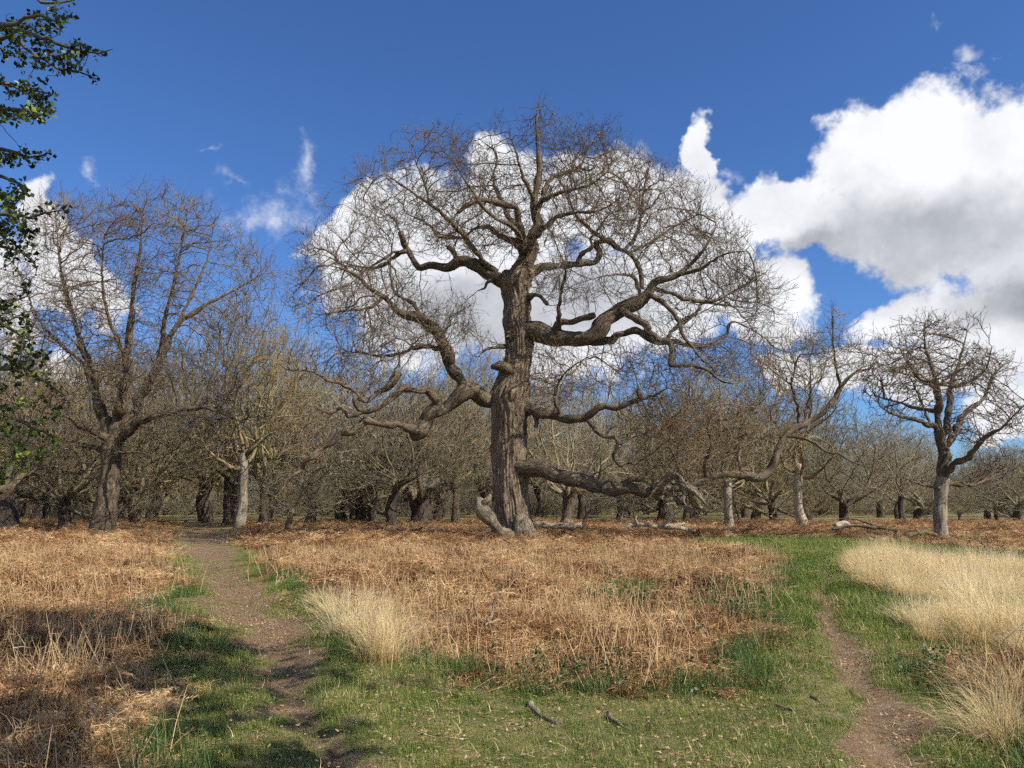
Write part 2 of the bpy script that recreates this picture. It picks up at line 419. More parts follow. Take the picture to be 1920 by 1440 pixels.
class Skel:
    def __init__(s): s.P = []; s.par = []; s.fix = []; s.tag = []
    def add(s, p, par, rad=0.0, tg=0):
        s.P.append(np.asarray(p, float)); s.par.append(par); s.fix.append(rad); s.tag.append(tg); return len(s.P) - 1
    def chain(s, pts, rads, par, tg=0):
        idx = []
        for p, r in zip(pts, rads):
            par = s.add(p, par, r, tg); idx.append(par)
        return idx
def resample(pts, rads, step):
    """catmull-rom through pts"""
    pts = np.asarray(pts, float); rads = np.asarray(rads, float)
    p = np.vstack([2 * pts[0] - pts[1], pts, 2 * pts[-1] - pts[-2]])
    out, ro = [], []
    for i in range(1, len(p) - 2):
        n = max(1, int(np.linalg.norm(p[i + 1] - p[i]) / step))
        for k in range(n):
            t = k / n; t2, t3 = t * t, t * t * t
            out.append(0.5 * (2 * p[i] + (p[i + 1] - p[i - 1]) * t + (2 * p[i - 1] - 5 * p[i] + 4 * p[i + 1] - p[i + 2]) * t2 + (3 * p[i] - p[i - 1] - 3 * p[i + 1] + p[i + 2]) * t3))
            ro.append(rads[i - 1] * (1 - t) + rads[i] * t)
    out.append(pts[-1]); ro.append(rads[-1])
    return np.array(out), np.array(ro)

def colonize(sk, att, seg, infl, kill, iters, rg, jit=0.3, mom=0.35, up=0.0, maxkids=3, tags=None):
    P = np.array(sk.P); n0 = len(P)
    kids = np.zeros(400000, int)
    for p in sk.par:
        if p >= 0: kids[p] += 1
    kids[:n0] = np.minimum(kids[:n0], 1)
    par = list(sk.par); tg = list(sk.tag)
    dirs = np.zeros_like(P)
    for i, p in enumerate(par):
        if p >= 0: dirs[i] = P[i] - P[p]
    dirs = norm(dirs)
    cap = 400000
    PB = np.zeros((cap, 3)); PB[:n0] = P; DB = np.zeros((cap, 3)); DB[:n0] = dirs; n = n0
    att = np.asarray(att); nd = np.full(len(att), 1e9); ni = np.zeros(len(att), int)
    new = range(n0)
    for it in range(iters):
        kd = kdtree.KDTree(len(new))
        for i in new: kd.insert(PB[i], i)
        kd.balance(); find = kd.find
        for a in range(len(att)):
            _, j, d = find(att[a])
            if d < nd[a]: nd[a] = d; ni[a] = j
        keep = nd > kill
        att, nd, ni = att[keep], nd[keep], ni[keep]
        act = (nd < infl) & (kids[ni] < maxkids)
        if not act.any(): break
        src = ni[act]; d = (att[act] - PB[src]) / nd[act][:, None]
        u, inv = np.unique(src, return_inverse=True)
        acc = np.zeros((len(u), 3)); np.add.at(acc, inv, d)
        g = norm(acc) + DB[u] * mom + rg.normal(0, jit, (len(u), 3)); g[:, 2] += up
        g = norm(g)
        if n + len(u) > cap: break
        PB[n:n + len(u)] = PB[u] + g * seg * rg.uniform(0.75, 1.25, (len(u), 1)); DB[n:n + len(u)] = g
        kids[u] += 1
        par += list(u); tg += [tg[k] for k in u]
        new = range(n, n + len(u)); n += len(u)
    sk.P = list(PB[:n]); sk.par = par; sk.tag = tg; sk.fix += [0.0] * (n - n0)
    return n0

def radii(sk, r0, ex=2.4, grow=1.0):
    n = len(sk.P); acc = np.zeros(n); r = np.zeros(n); par = sk.par; fix = sk.fix
    for i in range(n - 1, -1, -1):
        ri = fix[i] if fix[i] > 0 else (acc[i] ** (1 / ex) if acc[i] > 0 else r0)
        r[i] = ri
        if par[i] >= 0: acc[par[i]] += max(ri, r0) ** ex * grow
    return r

def add_twigs(P, par, r, tg, cand, rg, per, length, nseg, r0, spread=0.9, upb=0.15):
    """sprays of fine twigs on nodes cand; returns extended arrays"""
    cnt = rg.poisson(per, len(cand)); src = np.repeat(cand, cnt); k = len(src)
    base = P[src]; d0 = P[src] - P[par[src]]
    d = norm(norm(d0) + rg.normal(0, spread, (k, 3)) + np.array([0, 0, upb]))
    Ls = length * rg.uniform(0.5, 1.3, k)[:, None] / nseg
    n = len(P); Ps, pars, rs, tgs = [P], [par], [r], [tg]
    prev = src; pp = base
    for s in range(nseg):
        d = norm(d + rg.normal(0, 0.24, (k, 3)) + np.array([0, 0, upb * 0.5]))
        pp = pp + d * Ls
        Ps.append(pp); pars.append(prev); rs.append(np.full(k, r0 * (1 - 0.35 * s / nseg))); tgs.append(tg[src])
        prev = np.arange(n, n + k); n += k
    return np.vstack(Ps), np.concatenate(pars), np.concatenate(rs), np.concatenate(tgs), prev

def tube_mesh(P, par, r, skip, mat, name, thick=0.05, sel=None):
    """tubes along a tree of nodes. skip[i]: the segment parent->i is not drawn"""
    n = len(P); idx = np.arange(n)
    has = par >= 0
    main = np.full(n, -1)
    o = np.argsort(r, kind='stable'); o = o[has[o]]
    main[par[o]] = o                                     # thickest child wins
    ismain = has & (main[np.where(has, par, 0)] == idx)
    chain = np.zeros(n, int); crad = np.zeros(n)
    cl = chain; order = idx                              # parents come first
    pl = par.tolist(); im = ismain.tolist(); rl = r.tolist(); sk_ = skip.tolist()
    big = [False] * n
    for i in range(n):
        if im[i] and not sk_[pl[i]]: big[i] = big[pl[i]]
        else: big[i] = rl[i] > thick
    big = np.array(big)
    t = np.zeros((n, 3)); t[has] = norm(P[has] - P[par[has]])
    hm = main >= 0
    t2 = t.copy(); t2[hm] = norm(t[hm] + norm(P[main[hm]] - P[hm]))
    ref = np.array([0.36, 0.81, 0.47])
    draw = has & ~skip
    if sel is not None: draw &= sel
    V, F, BK = [], [], []; base = 0
    for B, k in ((False, 3), (True, 6)):
        ids = np.where(draw & (big == B))[0]
        if not len(ids): continue
        p = par[ids]
        share = ismain[ids] & ~skip[p] & (big[p] == B) & has[p]
        if sel is not None: share &= sel[p]
        rid = np.full(n, -1); rid[ids] = np.arange(len(ids))
        ex = ids[~share]; m = len(ids)
        pos = np.vstack([P[ids], P[par[ex]]]); tan = np.vstack([t2[ids], t[ex]])
        rad = np.concatenate([r[ids], np.minimum(r[ex] * 1.15, r[par[ex]] + 1e-4)])
        rad[:m] = np.where(main[ids] < 0, rad[:m] * 0.45, rad[:m])
        u = norm(np.cross(tan, ref)); w = np.cross(tan, u)
        a = np.arange(k) * 2 * math.pi / k
        ring = pos[:, None] + rad[:, None, None] * (u[:, None] * np.cos(a)[None, :, None] + w[:, None] * np.sin(a)[None, :, None])
        s0 = np.zeros(m, int); s0[share] = rid[p[share]]; s0[~share] = m + np.arange(len(ex))
        j = np.arange(k); j2 = (j + 1) % k
        A = base + s0[:, None] * k; Bq = base + np.arange(m)[:, None] * k
        F.append(np.stack([A + j, A + j2, Bq + j2, Bq + j], 2).reshape(-1, 4))
        V.append(ring.reshape(-1, 3)); base += len(ring) * k
        BK.append(np.stack([np.cos(a)[None] * rad[:, None], np.sin(a)[None] * rad[:, None], pos[:, 2:3] + 0 * a[None]], 2).reshape(-1, 3))
    if not V: return None
    return mesh_np(name, np.vstack(V), F, mat, True, {'bk': np.vstack(BK)})

def limb_mesh(pts, rads, sides, mat, name, seed=0, lump=0.14, furrow=0.05, step=None, capend=True, kink=0.9):
    """one stout limb: parallel-transported rings, lumps and furrows, ragged blunt end"""
    pts, rads = resample(pts, rads, step or max(0.05, min(0.16, float(np.mean(rads)) * 0.45)))
    n = len(pts)
    if n > 6:
        ss = np.concatenate([[0], np.cumsum(np.linalg.norm(np.diff(pts, axis=0), axis=1))]) / max(.05, float(np.mean(rads)) * 3.2)
        off = np.stack([vnoise(ss + seed * 3.7, 0 * ss + 11 * q, None, 300 + q) - .5 for q in range(3)], 1) * rads[:, None] * kink
        off[:2] = 0; pts = pts + off
        rads = rads * (1 + 0.55 * kink * (vnoise(ss * 1.4 + seed * 1.3, 0 * ss, None, 310) - .5))
    tan = np.gradient(pts, axis=0); tan = norm(tan)
    u = np.zeros((n, 3)); ref = np.array([0.2, 0.9, 0.3]) if abs(tan[0][1]) < 0.8 else np.array([1.0, 0, 0])
    u[0] = norm(np.cross(tan[0], ref))
    for i in range(1, n): u[i] = norm(u[i - 1] - tan[i] * np.dot(u[i - 1], tan[i]))
    w = np.cross(tan, u)
    s = np.concatenate([[0], np.cumsum(np.linalg.norm(np.diff(pts, axis=0), axis=1))])
    a = np.arange(sides) * 2 * math.pi / sides
    ca, sa = np.cos(a)[None], np.sin(a)[None]
    R = rads[:, None]
    bx, by, bz = ca * R, sa * R, s[:, None] + 0 * ca
    big = fbm(bx * 2.2 + seed * 7.3, by * 2.2, bz * 1.6, 3, seed) - 0.5
    fur = np.abs(vnoise(bx * 16 + 5.1, by * 16, bz * 1.5, seed + 5) - 0.5) * 2 - 0.5
    rr = R * (1 + lump * 2 * big) + np.minimum(R, 0.4) * furrow * 2 * fur
    ring = pts[:, None] + rr[..., None] * (u[:, None] * ca[..., None] + w[:, None] * sa[..., None])
    V = ring.reshape(-1, 3); bk = np.stack([bx, by, bz], 2).reshape(-1, 3)
    j = np.arange(sides); j2 = (j + 1) % sides
    A = (np.arange(n - 1) * sides)[:, None]
    F = [np.stack([A + j, A + j2, A + sides + j2, A + sides + j], 2).reshape(-1, 4)]
    if capend:
        c = len(V); V = np.vstack([V, pts[-1] + tan[-1] * rads[-1] * 0.35, pts[0] - tan[0] * rads[0] * 0.35]); bk = np.vstack([bk, bk[-1], bk[0]])
        e = (n - 1) * sides
        F.append(np.stack([e + j, e + j2, np.full(sides, c)], 1)); F.append(np.stack([j2, j, np.full(sides, c + 1)], 1))
    return mesh_np(name, V, F, mat, True, {'bk': bk})

# ---- the great oak, limbs traced and set in depth ------------------------------
OD = 36.0                                           # its distance
PXM = OD / FPX / math.cos(PITCH) * 1.0              # metres per photo pixel there
def W(u, v, dy=0.0): return at(u, v, OD + dy)

# each limb: (list of (u, v, depth offset, diameter px), parent limb index or -1 for the bole)
LIMBS = [
 # 0 low left limb with its long drooping arm
 ([(960,752,0,44),(918,744,-.2,36),(887,735,-.5,31),(862,745,-.8,28),(837,760,-1.0,27),(813,773,-1.3,27),(800,790,-1.5,28),(786,812,-1.7,27),(781,820,-1.75,18)], -1),
 ([(790,808,-1.7,20),(767,802,-1.9,16),(733,795,-2.2,13),(700,792,-2.5,13),(687,787,-2.6,14),(667,801,-2.8,14),(637,815,-3.0,13),(620,832,-3.1,10),(600,840,-3.2,10),(587,857,-3.3,11),(570,867,-3.4,10),(563,880,-3.4,7),(537,899,-3.6,5),(533,925,-3.7,3)], 0),
 # 2 twisted upper arm of the low left limb
 ([(806,772,-1.2,20),(818,752,-1.3,18),(810,738,-1.5,16),(787,732,-1.8,14),(757,730,-2.1,13),(743,737,-2.2,11),(720,757,-2.5,9),(700,771,-2.7,9),(683,773,-2.8,9),(671,764,-2.9,9),(664,751,-2.9,9),(676,747,-2.8,9),(690,752,-2.7,9),(703,744,-2.6,9),(727,727,-2.4,12),(740,710,-2.3,13),(747,699,-2.3,12)], 0),
 ([(683,773,-2.8,7),(653,778,-3.0,7),(647,767,-3.1,6.5),(630,768,-3.2,6.5),(620,775,-3.3,6),(603,769,-3.4,6),(588,763,-3.5,5),(580,790,-3.6,4.5),(553,813,-3.8,4),(520,833,-4.0,3)], 2),
 ([(676,747,-2.8,7),(653,724,-3.0,6.5),(610,707,-3.3,6),(580,693,-3.5,5),(547,694,-3.7,4),(527,686,-3.8,3)], 2),
 # 5 rising left limb
 ([(880,742,-.6,30),(868,722,-.5,24),(853,703,-.5,22),(845,680,-.5,21),(842,657,-.6,22),(830,637,-.8,22),(810,617,-1.0,21),(787,600,-1.2,20),(760,590,-1.4,16),(737,578,-1.6,14),(719,557,-1.8,11),(691,539,-2.0,8),(673,520,-2.2,7),(648,505,-2.4,5),(615,497,-2.6,3.5)], 0),
 ([(840,658,-.6,12),(820,655,-.4,10),(803,650,-.2,9),(780,650,0,8),(760,658,.2,7),(720,670,.5,6),(680,663,.8,5),(647,660,1,3.5)], 5),
 ([(787,600,-1.2,8),(775,570,-1.0,7),(740,545,-.6,6),(735,500,-.2,5),(738,440,.2,3.5)], 5),
 ([(719,557,-1.8,7),(690,575,-2.2,6),(650,580,-2.6,5),(600,590,-3,3.5)], 5),
 # 9 upper left limb
 ([(955,525,0,34),(926,517,.2,28),(899,502,.5,25),(871,491,.7,20),(844,498,.9,18),(807,498,1.2,17),(786,502,1.3,15),(774,487,1.3,13),(764,469,1.4,13),(757,450,1.4,10),(751,434,1.4,9)], -1),
 ([(858,492,.8,11),(851,472,.7,9),(839,463,.6,10)], 9),
 ([(764,471,1.4,9),(748,478,1.6,9),(728,492,1.9,9),(703,503,2.2,7),(670,500,2.6,5),(635,490,3,3.5)], 9),
 ([(762,472,1.4,7),(740,474,1.2,7),(720,485,1.0,6),(690,505,.8,5),(660,530,.5,4)], 9),
 # 13 long ascending branch of the upper left
 ([(930,512,.2,14),(905,490,0,11),(884,459,-.4,9),(856,429,-.9,8),(826,398,-1.4,7),(795,374,-1.9,6),(752,346,-2.4,5),(725,328,-2.7,3.5)], 9),
 ([(803,380,-1.8,5),(801,359,-1.8,5),(789,322,-1.9,4),(772,285,-2,3)], 13),
 ([(870,447,-.7,6),(826,446,-.4,5),(813,432,-.3,5),(792,411,0,4),(760,400,.3,3)], 13),
 # 16 leader bundle
 ([(975,530,0,44),(985,495,.1,34),(995,459,.2,22),(1004,420,.2,18),(1003,378,.1,15),(1010,320,0,11),(1007,270,-.1,8),(1004,227,-.2,6),(1012,193,-.2,3.5)], -1),
 ([(984,500,.1,24),(978,466,.6,16),(957,450,1.0,12),(935,440,1.4,10),(914,426,1.8,9),(887,429,2.2,7),(872,446,2.4,5)], 16),
 ([(990,480,.1,18),(978,440,-.6,14),(970,415,-.9,13),(966,392,-1.1,12),(948,383,-1.4,11),(914,377,-1.9,9),(885,377,-2.3,8),(870,390,-2.5,9),(858,398,-2.6,7)], 16),
 ([(1004,405,.2,11),(1027,343,1.0,9),(1050,327,1.4,8),(1087,307,2.0,7),(1107,270,2.4,5),(1127,250,2.7,3.5)], 16),
 ([(1003,380,.1,9),(977,327,-.8,7),(967,287,-1.2,5),(955,250,-1.6,3.5)], 16),
 ([(1003,390,.1,10),(1030,372,-.8,8),(1060,357,-1.6,7),(1103,347,-2.4,6),(1140,322,-3,3.5)], 16),
 ([(990,470,.3,12),(950,400,2.4,9),(925,340,3.6,7),(930,290,4.3,5),(900,262,5,3.5)], 16),
 ([(996,450,.2,12),(1040,410,-2.2,8),(1075,400,-3.4,7),(1120,398,-4.4,5),(1165,370,-5.2,3.5)], 16),
 ([(988,480,0,14),(965,430,-3,9),(920,400,-4.5,7),(880,350,-5.2,5),(850,300,-5.8,3.5)], 16),
 # 25 upper right limb
 ([(978,520,0,28),(1000,507,.1,20),(1043,498,.4,14),(1093,494,.8,13),(1117,488,1.0,13),(1124,473,1.1,12),(1121,455,1.1,11),(1140,452,1.2,11),(1160,465,1.3,11),(1177,473,1.4,10),(1190,487,1.4,9),(1200,513,1.4,9),(1203,540,1.3,9)], -1),
 ([(1160,465,1.3,9),(1127,443,1.0,8),(1093,417,.6,7),(1073,393,.3,6),(1067,373,0,5),(1062,340,-.3,3.5)], 25),
 ([(1170,470,1.4,8),(1193,447,1.7,8),(1200,407,2.0,7),(1207,360,2.3,6),(1220,303,2.6,3.5)], 25),
 ([(1083,492,.7,10),(1095,475,.3,9),(1110,463,.1,8),(1107,445,0,8),(1118,436,-.2,5)], 25),
 ([(1180,474,1.4,6),(1220,455,2.2,6),(1262,430,3.0,5),(1300,400,3.6,3.5)], 25),
 # 30 great right limb
 ([(965,628,0,46),(1000,622,-.3,34),(1043,628,-.6,31),(1093,634,-1.0,31),(1122,624,-1.2,30),(1140,595,-1.3,27),(1163,577,-1.4,27),(1193,567,-1.6,26),(1213,550,-1.7,22),(1230,528,-1.8,17),(1267,517,-2.0,11),(1293,494,-2.2,9),(1320,467,-2.4,7),(1343,427,-2.6,4)], -1),
 ([(1040,625,-.6,16),(1050,604,-.9,13),(1077,598,-1.2,12),(1100,594,-1.5,12),(1114,590,-1.6,11)], 30),
 ([(1163,577,-1.4,14),(1184,593,-1.8,13),(1206,609,-2.1,13),(1219,622,-2.3,13),(1235,637,-2.5,13),(1254,645,-2.7,12),(1259,660,-2.8,8),(1257,682,-2.9,8),(1279,682,-3.1,7),(1305,685,-3.4,7),(1327,698,-3.7,6),(1350,714,-4,5),(1375,720,-4.3,3.5)], 30),
 ([(1100,636,-1,18),(1139,641,-.6,15),(1164,628,-.4,14),(1196,623,-.1,14),(1222,634,.2,13),(1248,643,.5,12),(1279,642,.8,9),(1311,647,1.1,8),(1337,644,1.4,7),(1359,628,1.6,6),(1372,606,1.8,5),(1407,618,2.1,4),(1439,637,2.4,3)], 30),
 ([(1213,550,-1.7,10),(1227,557,-2.0,9),(1250,573,-2.3,9),(1270,600,-2.6,8),(1277,620,-2.8,7),(1302,650,-3.1,6),(1321,676,-3.4,5),(1334,682,-3.6,3.5)], 30),
 ([(1225,540,-1.8,9),(1250,547,-1.4,8),(1280,560,-1.0,8),(1327,567,-.5,7),(1353,560,-.2,6),(1393,537,.2,5),(1433,513,.6,3)], 30),
 ([(1248,643,.5,9),(1262,620,.7,8),(1303,590,1.1,7),(1320,568,1.4,6),(1370,575,1.9,5),(1420,580,2.4,3)], 33),
 ([(1203,560,-1.6,9),(1190,520,-2.4,8),(1160,510,-3.4,6),(1120,520,-4.4,4)], 30),
 ([(1050,628,-.6,8),(1045,590,-1.6,8),(1052,550,-2.4,7),(1060,505,-3.2,6),(1040,450,-4,4)], 30),
 ([(1267,517,-2.0,8),(1310,505,-2.6,7),(1355,480,-3.2,5),(1400,470,-3.8,3.5)], 30),
 # 40 middle right limb
 ([(975,768,0,26),(1000,771,-.5,20),(1040,775,-.9,17),(1069,786,-1.2,16),(1094,784,-1.5,15),(1110,772,-1.7,13),(1133,765,-1.9,11),(1158,765,-2.1,10),(1184,756,-2.3,9),(1200,748,-2.5,10),(1197,731,-2.5,8)], -1),
 ([(1198,750,-2.5,7),(1212,746,-2.6,6),(1232,740,-2.8,5),(1250,728,-3,3.5)], 40),
 ([(1101,786,-1.6,8),(1117,810,-1.9,7),(1133,818,-2.0,7),(1152,823,-2.1,7),(1158,836,-2.1,6),(1153,858,-2.1,6),(1161,872,-2.1,6),(1177,864,-2.2,6),(1190,871,-2.3,6),(1203,890,-2.3,5)], 40),
 ([(1002,772,-.5,10),(1007,790,-.7,9),(1005,800,-.8,6)], 40),
 ([(1050,778,-1,7),(1040,740,-1.8,6),(1060,700,-2.6,5),(1100,670,-3.2,3.5)], 40),
 # 45 lowest right limb, sweeping out and up
 ([(950,872,0,44),(985,876,-.5,34),(1024,884,-.8,30),(1056,891,-1.0,28),(1088,901,-1.2,27),(1120,909,-1.4,26),(1152,915,-1.5,25),(1184,919,-1.6,24),(1216,921,-1.7,22),(1240,916,-1.7,18),(1268,915,-1.6,15),(1292,914,-1.5,15),(1311,908,-1.4,15),(1331,899,-1.3,15),(1363,887,-1.1,15),(1391,888,-1.0,15),(1417,893,-.9,16),(1439,885,-.8,15),(1453,862,-.7,14),(1462,840,-.6,14),(1473,817,-.5,13),(1500,797,-.3,12),(1523,787,-.1,11),(1547,767,0,10),(1570,747,.2,9),(1580,720,.3,7),(1600,700,.4,5),(1627,690,.6,4),(1647,673,.8,3)], -1),
 ([(1497,798,-.3,8),(1500,775,-.6,7),(1490,747,-.9,6),(1483,720,-1.2,5),(1490,700,-1.4,3.5)], 45),
 ([(1510,793,-.2,8),(1513,765,.2,7),(1522,729,.4,6)], 45),
 ([(1576,732,.2,6),(1570,693,0,5),(1560,643,-.3,4.5),(1563,610,-.4,4),(1560,585,-.5,3)], 45),
 ([(1475,815,-.5,7),(1517,823,-.9,6),(1543,843,-1.2,6),(1573,853,-1.5,5.5),(1600,867,-1.8,5),(1633,878,-2.1,3.5)], 45),
 ([(1331,899,-1.3,9),(1320,870,-1.8,8),(1330,840,-2.4,7),(1325,800,-2.8,6),(1345,760,-3.2,4)], 45),
 ([(1391,886,-1,9),(1385,850,-.4,8),(1400,810,.2,6),(1390,770,.8,4)], 45),
 ([(1290,914,-1.5,9),(1275,880,-1,8),(1260,850,-.6,6),(1240,810,0,4)], 45),
 ([(1121,903,-1.4,5),(1128,880,-1.6,4.5),(1125,861,-1.7,2.5)], 45),
 ([(1165,910,-1.4,10),(1190,899,-1.9,10),(1212,905,-2.2,8),(1230,917,-2.3,5)], 45),
 # 55 small dead hook on the bole, and the blunt stub below it
 ([(952,650,0,10),(920,653,-.8,6),(905,658,-1.0,5),(897,670,-1.1,3)], -1),
 ([(975,708,0,40),(962,697,-.5,30),(948,689,-.85,21),(937,685,-1.0,17),(928,685,-1.08,13),(922,688,-1.12,8)], -1),
 ([(990,560,-.2,14),(1003,557,-.6,10),(1018,563,-.9,9),(1028,572,-1,6)], -1),
 ([(935,530,.2,9),(915,528,-.6,8),(905,540,-.8,6),(895,545,-1,3)], -1),
]
BOLE = [ # v, left u, right u
 (498,962,1004),(508,952,1004),(518,940,1003),(528,934,999),(538,935,995),(550,941,994),(572,944,994),(590,941,995),(605,939,995),(618,944,997),(632,948,999),(655,947,998),(672,947,996),(690,940,995),(708,934,995),(725,926,995),(742,918,994),(756,919,992),(770,922,990),(790,923,988),(830,922,986),(870,923,986),(905,924,988),(940,926,993),(970,927,997),(990,926,1001),(1004,922,1006),(1016,914,1012),(1030,908,1016)]
CROWN = [ # u, v, ru, rv, depth half-spread, depth centre, amount
 (1028,225,52,42,2.6,0,1.0),(945,262,62,42,3.5,0,1.0),(1105,275,62,48,3.5,.5,1.0),(820,300,80,48,4,-1.5,1.1),(745,335,62,48,4,-2,1.0),(870,350,110,60,6,0,.9),
 (1000,330,90,80,5,0,.8),(1140,370,100,80,6,0,1.0),(1235,400,90,90,5.5,1.5,1.0),(1320,470,90,75,5,-.5,1.0),(1385,545,70,60,4.5,-.5,1.1),(1400,600,60,50,4,1,1.0),(1290,560,110,70,6,0,.9),
 (680,410,75,80,5,1.5,1.0),(620,500,70,62,4.5,1,1.1),(590,570,66,46,4,-2,1.1),(700,560,100,70,6,0,.8),(790,600,80,50,5,-1.5,.8),(850,620,50,60,4,-1,.7),(720,640,90,50,5,.5,.8),
 (1090,520,90,60,5,-3,.8),(1060,420,80,60,6,-2,.7),(900,440,90,60,5,2,.7),(820,440,80,60,5,0,.7),(970,430,60,50,6,0,.8),
 (600,690,75,40,3.5,-3,.9),(680,710,70,50,3.5,-2,.7),(570,800,55,50,3,-3.5,.6),
 (1050,700,70,60,4,-2.5,1.0),(1130,690,80,50,4,-2.5,.9),(1200,700,70,40,4,-2.5,.5),(1300,660,90,50,5,-1,.8),(1390,680,70,45,4,-2,.8),(1430,640,50,50,3.5,1.5,.8),
 (1220,790,70,50,3.5,-1.5,.8),(1300,800,80,60,4,-1.5,1.2),(1380,800,70,60,4,-.5,1.2),(1340,870,90,40,3.5,-1,.7),(1260,860,70,40,3,-1,.7),(1460,760,50,60,3.5,-1,.7),(1540,690,80,70,3.5,0,1.0),(1610,680,55,45,3,.5,1.0),(1560,620,40,40,2.5,-.4,.9),(1500,880,70,30,2.5,-1.5,.4),(1250,740,60,40,3,-2.5,.6)]

def make_bole():
    prof = np.array(BOLE, float)
    sides, rows = 150, 230
    v = np.linspace(prof[0, 0], prof[-1, 0], rows)
    l = np.interp(v, prof[:, 0], prof[:, 1]); r_ = np.interp(v, prof[:, 0], prof[:, 2])
    k = np.ones(7) / 7
    l = np.convolve(np.pad(l, 3, 'edge'), k, 'valid'); r_ = np.convolve(np.pad(r_, 3, 'edge'), k, 'valid')
    c = np.array([W((a + b) / 2, y) for a, b, y in zip(l, r_, v)])
    R = np.array([np.linalg.norm(W(b, y) - W(a, y)) / 2 for a, b, y in zip(l, r_, v)])
    a = np.arange(sides) * 2 * math.pi / sides
    ca, sa = np.cos(a)[None], np.sin(a)[None]
    z = c[:, 2][:, None] + 0 * ca
    bx, by = ca * R[:, None], sa * R[:, None]
    big = fbm(bx * 1.3 + 3, by * 1.3, z * 0.55, 3, 11) - 0.5
    warp = fbm(bx * 1.5, by * 1.5, z * 0.7, 2, 40) * 1.2
    fur = np.abs(vnoise(bx * 8.5 + warp, by * 8.5 + warp, z * 0.75, 51) - 0.5) * 2
    fur2 = np.abs(vnoise(bx * 19 + warp, by * 19, z * 1.7, 52) - 0.5) * 2
    edge = 1 - 0.55 * np.abs(ca)                      # keep the traced outline on both flanks
    rr = R[:, None] * (1 + 0.34 * big * edge) + 0.15 * (fur - 0.45) + 0.055 * (fur2 - 0.5)
    lobes = np.clip((1.9 - z) / 1.9, 0, 1) ** 1.5       # buttress roots
    rr = rr * (1 + lobes * 0.16 * np.sin(5 * (a[None] + 0.7)) + lobes * 0.05)
    V = np.stack([c[:, 0][:, None] + rr * ca, c[:, 1][:, None] + rr * sa * 1.02, z], 2).reshape(-1, 3)
    bk = np.stack([bx, by, z], 2).reshape(-1, 3)
    j = np.arange(sides); j2 = (j + 1) % sides; A = (np.arange(rows - 1) * sides)[:, None]
    F = [np.stack([A + sides + j, A + sides + j2, A + j2, A + j], 2).reshape(-1, 4)]
    n = len(V); V = np.vstack([V, c[0] + np.array([0, 0, .25])]); bk = np.vstack([bk, bk[0]])
    F.append(np.stack([j, j2, np.full(sides, n)], 1)[:, ::-1])
    return mesh_np('trunk', V, F, M['oak_bark'], True, {'bk': bk}), c, R

